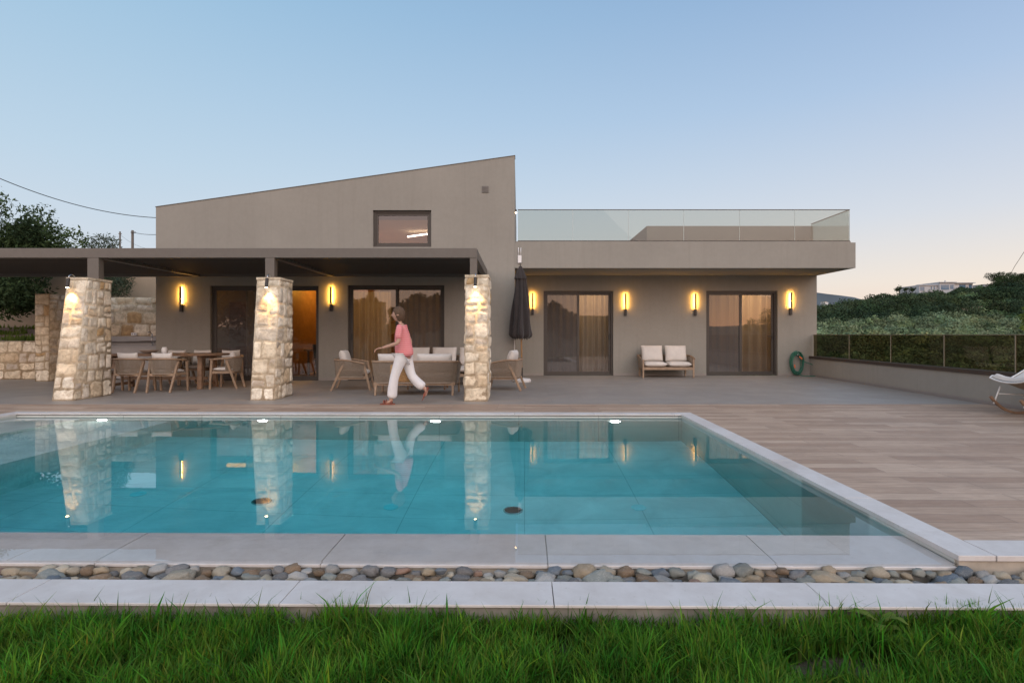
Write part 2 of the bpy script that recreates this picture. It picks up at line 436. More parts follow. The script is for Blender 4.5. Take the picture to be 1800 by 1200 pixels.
M['leaf_dark'] = m_leaf('evergreen_leaves', (.030,.055,.024), (.058,.088,.034), .2)
M['leaf_olive'] = m_leaf('olive_leaves', (.075,.105,.068), (.125,.155,.095), .2)
M['leaf_scrub'] = m_leaf('scrub_leaves', (.030,.060,.030), (.062,.098,.046), .15, .06)
M['leaf_grove'] = m_leaf('grove_leaves', (.105,.160,.085), (.165,.220,.120), .15, .08)
M['leaf_bright'] = m_leaf('bright_leaves', (.11,.17,.03), (.19,.25,.05), .35)
M['bark'] = simple('bark', (.10,.075,.055), .9, .3, 12, .8, 30, bd=.02)
M['ground'] = simple('hill_ground', (.055,.062,.034), .95, .45, .12, .5, 2, bd=.1)
M['lawn_soil'] = simple('lawn_soil', (.085,.075,.045), .95, .4, 9, .9, 40, bd=.02)
M['hazy_far_hill'] = simple('hazy_far_hill', (.085,.115,.135), .95, .25, .01, 0)  # cool tint stands in for haze over the distance
M['skin'] = simple('skin', (.42,.25,.18), .55, .06, 9, 0)
M['hair'] = simple('brown_hair', (.085,.05,.028), .85, .3, 40, .6, 120)
def m_shirt():
    t = NT('pink_striped_cotton'); w = t.n('ShaderNodeTexWave', wave_type='BANDS', bands_direction='Z')
    w.inputs['Scale'].default_value = 9; w.inputs['Distortion'].default_value = .4; t.l(t.tc.outputs['Object'], w.inputs['Vector'])
    c = t.ramp(w.outputs['Fac'], [(.35, (.56,.12,.13)), (.6, (.72,.34,.34))])
    return t.done(t.bsdf(c, .85, normal=t.bump(t.noise(9, 3), .6, .02), spec=.2))
M['shirt'] = m_shirt()
M['trousers'] = m_fabric('white_linen', (.70,.68,.68))
M['sandal'] = simple('red_brown_leather', (.22,.06,.035), .5, .1, 9, 0)
M['basket'] = simple('tan_wicker', (.42,.25,.11), .8, .35, 60, .8, 90, bd=.01)
M['far_white'] = simple('white_render', (.55,.55,.56), .85, .06, 1, 0)
M['far_grey'] = simple('grey_render', (.42,.43,.45), .85, .06, 1, 0)
M['far_glass'] = simple('blue_window', (.10,.17,.25), .15, .1, 1, 0)
M['counter'] = simple('grey_counter', (.34,.335,.335), .45, .08, 6, 0)
def m_pebble():
    t = NT('river_pebbles'); c = t.n('ShaderNodeObjectInfo').outputs['Color']
    n = t.noise(14, 5, .6, dist=.7); w = t.noise(7, 4, .5, t.mapping((1, 1, 6)), dist=.8)
    c = t.mix(t.ramp(n, [(.35, 0.0), (.7, .5)]), c, t.mix(1.0, c, (.55,.55,.55), 'MULTIPLY'))
    c = t.mix(t.ramp(w, [(.60, 0.0), (.64, .45), (.68, 0.0)]), c, (.55,.52,.47))
    return t.done(t.bsdf(c, .62, normal=t.bump(t.noise(60, 4), .3, .004), spec=.35))
M['pebble'] = m_pebble()
#@@SPLIT
# ------------------------------------------------------------------ terrain, lawn, paving, pool
def interp(x, xs, ys): return float(np.interp(x, xs, ys))
def crest(a): return interp(a, [-1.5,-.8,-.3,.3,.547,.604,.66,.733,.836,.925,1.2,1.6], [3,2,3,5,7.4,9.5,10.7,11.9,13.1,14.2,16.5,18.5])
def hill_h(x, y):
    if y > 5:
        a = x/max(y, 1)
        k = min(1, max(0, (x-8.5)/3)) if y < 60 else 1
        c = crest(a)
        base = interp(y, [5,16,30,50,70,90,110,130,150,190,300,800], [-3,-3.2,-4,-2.6,-1.3,1.1,.33*c+.2,.66*c+.5,c,c-2,c-8,-10])
        n = mnoise.noise(Vector((x*.03, y*.03, 0)))*1.2*min(1, y/60)
        return base+n
    return -3.0 if y > -24 else interp(-y, [24,60,110,160,400], [-3,-2,4.2+5*mnoise.noise(Vector((x*.028, 3, 0)))+2*math.sin(x*.03+1),4,0])
xs = sorted(set([round(v, 2) for v in list(np.linspace(-420, -40, 20))+list(np.linspace(-40, 200, 97))+list(np.linspace(200, 560, 19))]))
ys = sorted(set([round(v, 2) for v in list(np.linspace(-400, -30, 26))+list(np.linspace(-30, 220, 84))+list(np.linspace(220, 800, 20))]))
V = []; idx = []
for y in ys:
    for x in xs: V.append((x, y, hill_h(x, y)))
nx = len(xs)
for j in range(len(ys)-1):
    for i in range(nx-1): idx += [j*nx+i, j*nx+i+1, (j+1)*nx+i+1, (j+1)*nx+i]
g = np_mesh('ground', np.array(V), 4, np.array(idx), M['ground']); tag(g, kind='structure')
g.data.polygons.foreach_set('use_smooth', [True]*len(g.data.polygons))
# far ridge, distance haze put into its bluish colour
V = []; idx = []
fxs = np.linspace(200, 1500, 60)
for k, yy, zz in ((0, 840, -1), (1, 900, 1), (2, 1100, .4)):
    for x in fxs:
        h = interp(x/900, [.2,.45,.547,.604,.66,.8,1.6], [50,64,71,64,52,45,60])+2.2*mnoise.noise(Vector((x*.03, 0, 0)))
        V.append((x, yy, -30 if zz < 0 else h*zz))
for j in range(2):
    for i in range(59): idx += [j*60+i, j*60+i+1, (j+1)*60+i+1, (j+1)*60+i]
tag(np_mesh('hills', np.array(V), 4, np.array(idx), M['hazy_far_hill']), kind='structure')

def sheet(name, polys, z, m, kind='structure', thick=None):
    b = MB()
    for poly in polys: b.add([(x, y, z) for x, y in poly], [tuple(range(len(poly)))])
    o = b.build(name, m); return tag(o, kind=kind)
U0, U1, V0, V1 = -7.72, 2.354, 3.42, 8.22          # pool inside
UC, VC = 2.555, 8.44                               # outer coping lines
VE = 2.985                                         # outer edge of the overflow coping
def q(u, v): return T(u, v, 0)[:2]
sheet('terrace', [[(-24, 9.44), (8.75, 9.44), (8.75, 16.02), (-24, 16.02)]], 0.0, M['tile'])
yc = 9.44
sheet('deck', [[q(-24, VC), q(12, VC), (12, yc), (-24, yc)],
               [q(UC, 3.215), q(8.3, 3.215), q(8.3, VC), q(UC, VC)],
               [q(-24, 2.985), q(-7.93, 2.985), q(-7.93, VC), q(-24, VC)]], 0.0, M['deck'])
# lawn soil
V = []; idx = []; lx = np.linspace(-14, 14, 141); ly = np.linspace(-24, 2.56, 60)
for y in ly:
    for x in lx: V.append((x, y, -.200+.02*mnoise.noise(Vector((x*2, y*2, 0)))))
for j in range(59):
    for i in range(140): idx += [j*141+i, j*141+i+1, (j+1)*141+i+1, (j+1)*141+i]
tag(np_mesh('lawn_soil', np.array(V), 4, np.array(idx), M['lawn_soil']), kind='structure')
sheet('yard', [[(-60, -24), (60, -24), (60, -60), (-60, -60)], [(14, -24), (60, -24), (60, 2.5), (14, 2.5)], [(-60, -24), (-14, -24), (-14, 2.5), (-60, 2.5)]], -.32, M['ground'])

def slabs(b, u0, u1, v0, v1, z0, z1, joints, axis='u', gap=.004, zf=None):
    """row of paving slabs with open joints; zf(v) gives a sloped top"""
    cuts = [u0 if axis == 'u' else v0]+[j for j in joints if (u0 if axis == 'u' else v0) < j < (u1 if axis == 'u' else v1)]+[u1 if axis == 'u' else v1]
    for a, c in zip(cuts[:-1], cuts[1:]):
        a += gap/2; c -= gap/2
        bu0, bu1, bv0, bv1 = (a, c, v0, v1) if axis == 'u' else (u0, u1, a, c)
        ztop = (lambda v: z1) if zf is None else zf
        b.hexa([T(bu0, bv0, z0), T(bu1, bv0, z0), T(bu1, bv1, z0), T(bu0, bv1, z0),
                T(bu0, bv0, ztop(bv0)), T(bu1, bv0, ztop(bv0)), T(bu1, bv1, ztop(bv1)), T(bu0, bv1, ztop(bv1))])
cp = MB()
ju = [-7.2+1.25*i+.03 for i in range(9)]
slabs(cp, -7.93, UC, V1, VC, -.016, .003, [-7.35+1.2*i for i in range(9)])
slabs(cp, U1, UC, 2.985, V1-.002, -.028, .003, [2.985+1.055+1.19*i for i in range(5)], 'v')
slabs(cp, -7.93, U0, 2.985, V1-.002, -.028, .003, [3.4+1.2*i for i in range(4)], 'v')
slabs(cp, UC+.004, 8.3, 2.985, 3.215, -.028, .003, [2.95, 4.2, 5.4, 6.6])
o = cp.build('pool_coping', M['coping'], bevel=.003); tag(o, kind='structure')
fc = MB()
fc.box(U1+.012, 8.3, 3.0, 3.2, -.6, -.030, T); fc.box(-24, U0-.012, 3.0, 3.2, -.6, -.030, T)
tag(fc.build('coping_face', M['coping_face']), kind='structure')
nc = MB(); jn = [.128+1.25*i for i in range(-6, 3)]
slabs(nc, U0+.003, U1-.003, VE, V0, -.078, 0, jn, 'u', .005, lambda v: -.060+(v-VE)*.020)
tag(nc.build('overflow_edge', m_coping('wet_pale_stone', True), bevel=.003), kind='structure')
ng = MB(); ng.box(U0+.003, U1-.003, VE+.012, V0-.004, -.6, -.0805, T)
ng.box(U0+.003, U1-.003, VE+.004, V0-.004, -.0775, -.066, T)
tag(ng.build('overflow_wall', M['coping_face']), kind='structure')
# lower paver row along the lawn
lp = MB(); slabs(lp, -9, 9, 2.527, 2.772, -.064, -.050, [.137+1.28*i for i in range(-7, 7)])
tag(lp.build('lawn_edge_paving', M['coping'], bevel=.003), kind='structure')
lf = MB(); lf.box(-9, 9, 2.542, 2.765, -.5, -.066, T)
tag(lf.build('lawn_edge_footing', simple('rough_concrete', (.22,.20,.17), .95, .25, 12, .6, 40)), kind='structure')
tag(sheet('gravel_bed', [[q(-9, 2.765), q(9, 2.765), q(9, 3.0), q(-9, 3.0)]], -.165, M['lawn_soil']), kind='structure')

# pool shell: floor, walls, steps
DEEP = -1.75
pf = MB()
pf.box(U0, U1, V0-.3, V1, DEEP-.1, DEEP, T)
pf.box(U0-.004, -6.75, V0, V1-.006, DEEP, -.25, T)
pf.box(-6.748, -5.35, V0, V1-.006, DEEP, -.46, T)
tag(pf.build('pool_floor', M['pool'], bevel=.004), kind='structure')
pw = MB()
pw.box(U0-.2, U1+.2, V1+.002, V1+.2, DEEP, -.0285, T)
pw.box(U1+.002, U1+.2, V0-.4, V1, DEEP, -.0285, T)
pw.box(U0-.2, U0-.005, V0-.4, V1, DEEP, -.0285, T)
pw.box(U0, U1, V0-.1, V0-.003, DEEP, -.0795, T)
tag(pw.build('pool_wall', M['poolwall']), kind='structure')
WZ = -.0455
w = MB(); NU, NV = 60, 30
vs = []; fs = []
for j in range(NV+1):
    for i in range(NU+1): vs.append(T(U0-.004+(U1+.001-U0+.004)*i/NU, VE+.002+(V1+.001-VE-.002)*j/NV, WZ))
for j in range(NV):
    for i in range(NU): a = j*(NU+1)+i; fs.append((a, a+1, a+NU+2, a+NU+1))
w.add(vs, fs); tag(w.build('pool_water', M['water'], smooth=True), kind='structure')

# things in the pool
def under(px, py, depth):   # where the ray through a pixel meets a plane below the water
    dy = py-CY; s = (HC-WZ)*F/dy; xs_ = (px-CX)*s/F
    hyp = math.hypot(s, xs_); th = math.atan2(hyp, HC-WZ); tr = math.asin(math.sin(th)/1.333)
    k = (hyp+(WZ-depth)*math.tan(tr))/hyp
    return xs_*k, s*k
for i, (px, py) in enumerate(((902, 897), (460, 881))):
    x, y = under(px, py, DEEP)
    d = thing('floor_drain', (x, y, DEEP), ['dark round drain grille on the pool floor near the middle of the pool', 'dark round drain grille on the pool floor by the reflection of the middle pillar'][i], 'pool drain', 'dark drains in the pool floor')
    b = MB(); b.lathe([(.10,0),(.10,.014),(.085,.018),(.085,.006)], (x, y, DEEP+.002), 24, caps=False); b.build('rim', M['chrome'], d, smooth=True)
    b = MB(); b.lathe([(.085,0),(.085,.008)], (x, y, DEEP+.003), 20)
    for k in range(5):
        b.box(x-.07, x+.07, y-.06+k*.03-.005, y-.06+k*.03+.005, DEEP+.0112, DEEP+.017)
    b.build('grille', M['dark_metal'], d)
for i, (px, py) in enumerate(((243, 868), (687, 891), (1123, 892))):
    x, y = under(px, py, DEEP)
    b = MB(); b.lathe([(.075,0),(.075,.012),(.05,.02),(.02,.022)], (0,0,.001), 20)
    for k in range(6):
        a = k*math.pi/3; b.box(.035*math.cos(a)-.006, .035*math.cos(a)+.006, .035*math.sin(a)-.006, .035*math.sin(a)+.006, .02, .026)
    o = b.build('floor_inlet', M['aqua'], smooth=False); o.location = (x, y, DEEP)
    tag(o, ['pale aqua inlet disc on the pool floor, nearest the shallow ledge', 'pale aqua inlet disc on the pool floor between the two dark drains', 'pale aqua inlet disc on the pool floor near the right end of the pool'][i], 'pool inlet', 'aqua inlets in the pool floor')
LZ = -.36
pl = ['left-most bright pool lamp under the far coping, below the widest stone pillar', 'bright underwater lamp in the far pool wall below the middle stone pillar', 'bright underwater lamp in the far pool wall between middle and right pillars', 'right-most bright underwater lamp in the far pool wall']
for i, px in enumerate((178, 462, 766, 1080)):
    yv = V1
    x = XA(px, 8.24); y = 8.22-x*sT
    d = thing('pool_lamp', (x, y, LZ), pl[i], 'pool light', 'underwater lamps in the far pool wall')
    b = MB(); n = 20
    ring = lambda r, yy: [(x+r*math.cos(2*math.pi*k/n), yy, LZ+r*math.sin(2*math.pi*k/n)) for k in range(n)]
    b.add(ring(.075, y-.030), [tuple(range(n))[::-1]]); b.build('lens', M['poollamp'], d)
    b = MB(); a1 = ring(.075, y-.029); a2 = ring(.10, y-.026); a3 = ring(.10, y)
    b.add(a1+a2+a3, [(k, (k+1) % n, n+(k+1) % n, n+k) for k in range(n)]+[(n+k, n+(k+1) % n, 2*n+(k+1) % n, 2*n+k) for k in range(n)])
    b.build('rim', M['white_plastic'], d)

# river pebbles
cols = ['grey', 'brown', 'pale', 'slate']; k = 0
protos = []
for p in range(14):
    b = MB(); b.v = []; n1, n2 = 9, 14
    vs = []
    for i in range(n1+1):
        ph = math.pi*i/n1
        for j in range(n2):
            th = 2*math.pi*j/n2; v = Vector((math.sin(ph)*math.cos(th), math.sin(ph)*math.sin(th), math.cos(ph)))
            s_ = 1+.38*mnoise.noise(v*1.3+Vector((p*5, 0, 0)))+.13*mnoise.noise(v*2.8+Vector((0, p*3, 0)))
            e = lambda c: math.copysign(abs(c)**.85, c)
            vs.append((e(v.x)*s_*.5, e(v.y)*s_*.5, e(v.z)*s_*.5))
    fs = []
    for i in range(n1):
        for j in range(n2): j2 = (j+1) % n2; fs.append((i*n2+j, (i+1)*n2+j, (i+1)*n2+j2, i*n2+j2))
    b.add(vs, fs); me_o = b.build('pebble_src', M['pebble'], smooth=True, weld=False); protos.append(me_o.data); bpy.data.objects.remove(me_o)
PCOL = [('dark grey', (.15,.145,.14)), ('tan', (.29,.23,.155)), ('slate blue', (.12,.14,.16)), ('pale grey', (.30,.29,.27)), ('cream', (.37,.32,.24)), ('grey-green', (.21,.215,.19)), ('reddish', (.25,.155,.11)), ('brown', (.19,.13,.08))]
LAND = [(130, 'at the left edge of the picture'), (300, 'in front of the left pillar'), (430, 'in front of the dining table'), (540, 'in front of the middle pillar'), (680, 'in front of the left armchair'),
        (800, 'in front of the walking person'), (880, 'in front of the right pillar'), (960, 'in front of the parasol'), (1080, 'in front of the door beside the parasol'), (1240, 'in front of the loveseat'),
        (1370, 'in front of the far right door'), (1500, 'in front of the hose'), (1690, 'by the near right pool corner'), (3000, 'right of the pool corner')]
pebs = []
def pebble(u, v, z, sx, sy, sz, rz, row):
    o = bpy.data.objects.new('pebble', rnd.choice(protos)); col.objects.link(o)
    o.location = T(u, v, z); o.scale = (sx, sy, sz); o.rotation_euler = (rnd.uniform(-.3, .3), rnd.uniform(-.3, .3), rz)
    cn, cc = rnd.choices(PCOL, [3, 3.5, 1.6, 3, 2.2, 2.4, .8, 3])[0]; k = rnd.uniform(.8, 1.2); o.color = (cc[0]*k, cc[1]*k, cc[2]*k, 1)
    px = CX+o.location.x*F/o.location.y; pl_ = [t for lim, t in LAND if px < lim][0]
    pebs.append((f"{'large' if sx > .125 else 'small' if sx < .075 else 'mid-sized'} {cn} river stone, {row}, {pl_}", px, o))
def prow(v, jv, z, jz, s0, s1, step, row, big=0):
    u = -2.9
    while u < 3.1:
        s_ = rnd.uniform(s0, s1)
        if rnd.random() < big: s_ *= 1.45
        pebble(u+s_/2, v+rnd.uniform(-jv, jv), z+rnd.uniform(0, jz), s_, min(s_*rnd.uniform(.62, .85), .12), min(s_*rnd.uniform(.45, .75), .085), rnd.uniform(-.5, .5), row)
        u += s_*step*rnd.uniform(.9, 1.15)
prow(2.885, .02, -.118, .025, .055, .125, .84, 'middle row', .22)
prow(2.825, .010, -.112, .03, .05, .10, .98, 'front row', .15)
prow(2.940, .010, -.098, .03, .05, .10, 1.0, 'back row', .2)
from collections import defaultdict
byl = defaultdict(list)
for l_, px, o in pebs: byl[l_].append((px, o))
for l_, os_ in byl.items():
    os_.sort(key=lambda q_: q_[0]); n = len(os_)
    for i, (px, o) in enumerate(os_):
        pre = '' if n == 1 else (['left ', 'right '] if n == 2 else ['left ', 'middle ', 'right '] if n == 3 else ['leftmost ']+['second from left ']*1+['second from right ']*(n-3)+['rightmost '])[i]
        tag(o, pre+l_, 'stone', None, None); o['group'] = 'river stones in the strip along the pool edge'

# grass
def grass():
    N = 140000
    x = nrs.uniform(-3.3, 3.4, N); y = nrs.uniform(1.25, 2.53, N)
    cl = np.array([mnoise.noise(Vector((a*3.1, b*3.1, 4.0))) for a, b in zip(x, y)])
    cl2 = np.array([mnoise.noise(Vector((a*9, b*9, 9.0))) for a, b in zip(x, y)])
    bare = ((x-1.35)/.22)**2+((y-2.22)/.13)**2 < 1
    bare2 = ((x-.95)/.5)**2+((y-2.47)/.07)**2 < 1
    keep = (cl > -.62+nrs.rand(N)*.12) & ~(bare & (nrs.rand(N) > .06)) & ~(bare2 & (nrs.rand(N) > .35))
    x, y, cl, cl2 = x[keep], y[keep], cl[keep], cl2[keep]; N = len(x)
    h = (.098+.05*nrs.rand(N)+.05*cl+.035*cl2)*np.where(nrs.rand(N) > .965, 1.5, 1.0)
    h = np.clip(h, .05, .27); w = nrs.uniform(.0022, .0044, N)*np.where(nrs.rand(N) > .95, 1.8, 1)
    a = nrs.uniform(0, 2*np.pi, N); la = a+nrs.uniform(-.8, .8, N)+math.pi/2
    lean = h*nrs.uniform(.08, .75, N)
    dx, dy = np.cos(a), np.sin(a); lx_, ly_ = np.cos(la)*lean, np.sin(la)*lean
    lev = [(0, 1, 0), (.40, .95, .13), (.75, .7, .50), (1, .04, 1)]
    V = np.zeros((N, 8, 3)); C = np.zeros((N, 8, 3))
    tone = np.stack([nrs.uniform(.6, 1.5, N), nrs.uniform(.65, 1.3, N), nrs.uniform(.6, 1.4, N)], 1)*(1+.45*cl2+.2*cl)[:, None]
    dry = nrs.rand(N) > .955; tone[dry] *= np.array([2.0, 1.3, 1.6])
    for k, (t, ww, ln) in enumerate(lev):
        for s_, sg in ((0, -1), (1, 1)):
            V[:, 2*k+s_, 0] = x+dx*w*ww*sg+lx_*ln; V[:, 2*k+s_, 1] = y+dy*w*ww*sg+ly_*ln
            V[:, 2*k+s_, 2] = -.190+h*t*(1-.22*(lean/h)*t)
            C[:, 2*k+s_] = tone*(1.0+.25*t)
    V[:, :, 1] = np.minimum(V[:, :, 1], 2.9)
    quad = np.array([[0,1,3,2],[2,3,5,4],[4,5,7,6]]).ravel()
    idx = (np.arange(N)[:, None]*8+quad[None]).ravel()
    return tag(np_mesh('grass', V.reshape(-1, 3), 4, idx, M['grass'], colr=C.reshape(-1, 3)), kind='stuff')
grass()
# a broad-leaved weed growing by the paving
wd = thing('weed', (1.62, 2.45, -.25), 'broad-leaved green weed growing in the grass against the paving edge', 'weed')
b = MB()
for k in range(11):
    a = k*2.4; L = .09+.05*rnd.random(); wd_ = .02+.012*rnd.random(); c_, s_ = math.cos(a), math.sin(a); zb = -.20+.012*k
    pts = [(0, 0), (.35, 1), (.7, .8), (1, 0)]; up = [0, .035, .045, .03]
    vs = []
    for (t, ww), uz in zip(pts, up):
        for sg in (-1, 1): vs.append((1.62+c_*L*t-s_*wd_*ww*sg, 2.45+s_*L*t*.8+c_*wd_*ww*sg, zb+uz))
    b.add(vs, [(0,1,3,2),(2,3,5,4),(4,5,7,6)], (1,1,1))
b.build('leaves', M['leaf_bright'], wd, smooth=True)
b = MB(); b.tube([(1.62, 2.45, -.25), (1.625, 2.45, -.14)], [.006, .003], 6); b.build('stem', M['leaf_bright'], wd)

# ------------------------------------------------------------------ house
YL, YR = 14.24, 16.0
XL0, XL1, XR1 = -9.464, -.105, 8.73
house = thing('modern_house', (0, YR, 0), 'modern taupe rendered villa with slanted roofline and glass-railed flat roof behind the pool', 'house')
def wtop(x): return 4.52+(x+9.464)/9.375*1.34
def wall_open(b, x0, x1, y0, y1, ztop, ops, zsplit=None):
    """front wall with rectangular openings (x0,x1,z0,z1), top follows ztop(x)"""
    xs_ = sorted(set([x0, x1]+[v for o in ops for v in o[:2]]))
    for a, c in zip(xs_[:-1], xs_[1:]):
        segs = sorted([(o[2], o[3]) for o in ops if o[0] <= a+1e-6 and o[1] >= c-1e-6])
        z = 0.0
        for s0, s1 in segs:
            if s0 > z+1e-6: b.box(a, c, y0, y1, z, s0)
            z = s1
        b.hexa([(a,y0,z),(c,y0,z),(c,y1,z),(a,y1,z),(a,y0,ztop(a)),(c,y0,ztop(c)),(c,y1,ztop(c)),(a,y1,ztop(a))])
dA = (XA(369,YL), XA(560,YL), 0, 2.475); dB = (XA(611,YL), XA(781,YL), 0, 2.49)
wU = (XA(655.5,YL), XA(758,YL), ZA(434,YL), ZA(369.5,YL))
dC = (XA(955.5,YR), XA(1078,YR), 0, 2.483); dD = (XA(1241.5,YR), XA(1367,YR), 0, 2.483)
b = MB(); wall_open(b, XL0, XL1, YL, YL+.3, wtop, [dA, dB, wU])
b.build('front_wall', M['stucco'], house)
b = MB()
b.hexa([(XL0,YL+.3,0),(XL0+.3,YL+.3,0),(XL0+.3,24,0),(XL0,24,0),(XL0,YL+.3,wtop(XL0)),(XL0+.3,YL+.3,wtop(XL0)),(XL0+.3,24,wtop(XL0)),(XL0,24,wtop(XL0))])
b.box(XL1-.3, XL1, YL+.3, 24, 0, wtop(XL1)-.02); b.build('side_wall', M['stucco'], house)
b = MB(); b.hexa([(XL0+.3,YL+.3,4.0),(XL1-.3,YL+.3,5.3),(XL1-.3,24,5.3),(XL0+.3,24,4.0),(XL0+.3,YL+.3,4.3),(XL1-.3,YL+.3,5.6),(XL1-.3,24,5.6),(XL0+.3,24,4.3)])
b.box(XL0+.3, XL1-.3, 23.7, 24, 0, 4.0)
b.build('roof', M['stucco'], house)
b = MB(); b.hexa([(XL0-.012,YL-.014,wtop(XL0)+.002),(XL1+.012,YL-.014,wtop(XL1)+.002),(XL1+.012,YL+.315,wtop(XL1)+.002),(XL0-.012,YL+.315,wtop(XL0)+.002),(XL0-.012,YL-.014,wtop(XL0)+.016),(XL1+.012,YL-.014,wtop(XL1)+.016),(XL1+.012,YL+.315,wtop(XL1)+.016),(XL0-.012,YL+.315,wtop(XL0)+.016)])
b.build('flashing', M['pergola'], house)
b = MB(); wall_open(b, XL1+.002, XR1, YR, YR+.3, lambda x: 2.934, [dC, dD])
b.box(XR1-.3, XR1, YR+.3, 24, 0, 2.934); b.box(XL1, XR1-.3, 23.7, 24, 0, 2.934)
b.build('front_wall', M['stucco'], house)
b = MB(); b.box(XL1+.003, 8.78, YL-.002, 24, 2.935, 3.60); b.box(XL1+.003, 8.70, YL+.07, 24, 3.602, 3.64)
b.build('roof_slab', M['stucco'], house)
b = MB(); b.box(XA(1137,16.2), 8.72, 16.2, 21, 3.642, 4.42); b.build('roof_bulkhead', M['stucco_grey'], house)
b = MB(); b.box(XL1+.004, dC[0]-.002, YR-.012, YR-.001, .002, .07); b.box(dC[1]+.002, dD[0]-.002, YR-.012, YR-.001, .002, .07); b.box(dD[1]+.002, XR1-.002, YR-.012, YR-.001, .002, .07)
b.box(XL0+.004, dA[0]-.002, YL-.012, YL-.001, .002, .08); b.box(dA[1]+.002, dB[0]-.002, YL-.012, YL-.001, .002, .08); b.box(dB[1]+.002, XL1-.002, YL-.012, YL-.001, .002, .08)
b.build('skirting', simple('skirting_tile', (.26,.235,.215), .5, .05, 6, 0), house)
vx, vz = XA(853,YL), ZA(333,YL); s_ = .085
b = MB(); b.box(vx-s_, vx+s_, YL-.02, YL-.002, vz-s_, vz+s_)
for k in range(5): b.box(vx-s_+.02, vx+s_-.02, YL-.028, YL-.021, vz-s_+.025+k*.027, vz-s_+.037+k*.027)
b.build('vent', simple('vent_grille', (.15,.14,.13), .6, .1, 9, 0), house)
def sliding(x0, x1, z0, z1, Y, handle=None, fixed=False, screen=()):
    y = Y+.075; fw = .055
    b = MB(); b.box(x0, x0+fw, y, y+.12, z0, z1); b.box(x1-fw, x1, y, y+.12, z0, z1); b.box(x0+fw, x1-fw, y, y+.12, z1-fw, z1); b.box(x0+fw, x1-fw, y, y+.12, z0+.002, z0+.05)
    d = b.build('window' if fixed else 'sliding_door', M['frame'], house)
    xm = (x0+x1)/2
    if fixed: ps = [(x0+fw, x1-fw, y+.03)]
    else: ps = [(x0+fw, xm+.035, y+.065), (xm-.035, x1-fw, y+.015)]
    zb = z0+.05 if not fixed else z0+fw; zt = z1-fw
    if not fixed: ps = [(ps[0][0], ps[0][1], y+.015), (ps[1][0], ps[1][1], y+.070)]
    for i, (a, c, yy) in enumerate(ps):
        sw = .062
        b = MB(); b.box(a, a+sw, yy, yy+.045, zb, zt); b.box(c-sw, c, yy, yy+.045, zb, zt); b.box(a+sw, c-sw, yy, yy+.045, zt-sw, zt); b.box(a+sw, c-sw, yy, yy+.045, zb, zb+sw)
        b.build('sash', M['frame'], d)
        b = MB(); b.add([(a+sw-.001,yy+.022,zb+sw-.001),(c-sw+.001,yy+.022,zb+sw-.001),(c-sw+.001,yy+.022,zt-sw+.001),(a+sw-.001,yy+.022,zt-sw+.001)], [(0,1,2,3)])
        b.build('pane', M['glass_grey' if i in screen else 'glass'], d)
    if handle:
        side, bar = handle; hx = x1-fw-.03 if side > 0 else x0+fw+.03; hy = ps[1][2] if side > 0 else ps[0][2]
        b = MB(); b.box(hx-.018, hx+.018, hy-.02, hy-.001, z0+1.06, z0+1.22)
        if bar: b.box(hx-.16, hx+.012, hy-.045, hy-.03, z0+1.14, z0+1.165); b.box(hx-.01, hx+.01, hy-.03, hy-.02, z0+1.14, z0+1.165)
        b.build('handle', M['black'], d)
sliding(*dA, YL, screen=(0,)); sliding(*dB, YL, (-1, False), screen=(1,)); sliding(*dC, YR, (1, False), screen=(0,)); sliding(*dD, YR, (1, True), screen=(0,)); sliding(*wU, YL, fixed=True)

# rooms behind the doors (parts of the house)
def room(x0, x1, y0, y1, z1, name='room'):
    b = MB()
    b.add([(x0,y1,0.01),(x1,y1,0.01),(x1,y1,z1),(x0,y1,z1)], [(0,1,2,3)])
    b.add([(x0,y0,0.01),(x0,y1,0.01),(x0,y1,z1),(x0,y0,z1)], [(0,1,2,3)]); b.add([(x1,y0,0.01),(x1,y1,0.01),(x1,y1,z1),(x1,y0,z1)], [(0,1,2,3)])
    b.add([(x0,y0,z1),(x1,y0,z1),(x1,y1,z1),(x0,y1,z1)], [(0,1,2,3)])
    b.build(name, M['room'], house)
    b = MB(); b.add([(x0,y0,.012),(x1,y0,.012),(x1,y1,.012),(x0,y1,.012)], [(0,1,2,3)]); b.build('room_floor', M['roomfloor'], house)
room(XL0+.31, XL1-.31, YL+.31, 20.5, 4.25)
room(-.09, 4.2, YR+.31, 20, 2.92); room(4.3, XR1-.31, YR+.31, 20, 2.92)
# staircase seen through the left doors; dividers beside it added to block lamp light
st = thing('staircase', (-5.6, 18, 0), 'amber-lit interior staircase rising behind the glass beside the middle stone pillar', 'staircase')
b = MB(); b.prism([(-7.4,.02),(-3.6,.02),(-3.6,1.45)], lambda x, z: (x, 18.2, z), lambda x, z: (x, 19.2, z)); b.build('stair_flight', M['woodin'], st)
b = MB(); b.bar((-7.4,18.15,.35), (-3.7,18.15,1.8), .05, .05); b.bar((-6.3,18.15,.5),(-6.3,18.15,.8),.03,.03); b.bar((-4.6,18.15,1.1),(-4.6,18.15,1.4),.03,.03); b.build('handrail', M['teak_light'], st)
b = MB(); b.prism([(-7.2,2.15),(-5.9,2.15),(-3.6,3.25),(-3.6,4.1),(-7.2,4.1)], lambda x, z: (x, 18.4, z), lambda x, z: (x, 18.7, z)); b.build('ceiling_drop', M['room'], house)
b = MB(); b.box(-8.9, -7.4, 16.8, 17.0, .02, 2.2); b.box(-6.62, -6.5, 14.75, 18.1, .02, 4.2); b.box(-4.9, -4.78, 14.56, 20.4, .02, 4.2); b.build('partition_and_light_blocks', M['woodin'], house)  # first box divides the room; tall unseen ones added to block lamplight
def ledstrip(a, c, label, m='strip_in', r=.03):
    b = MB(); b.bar(a, c, r, r); return tag(b.build('led_strip', M[m]), label, 'led strip light')
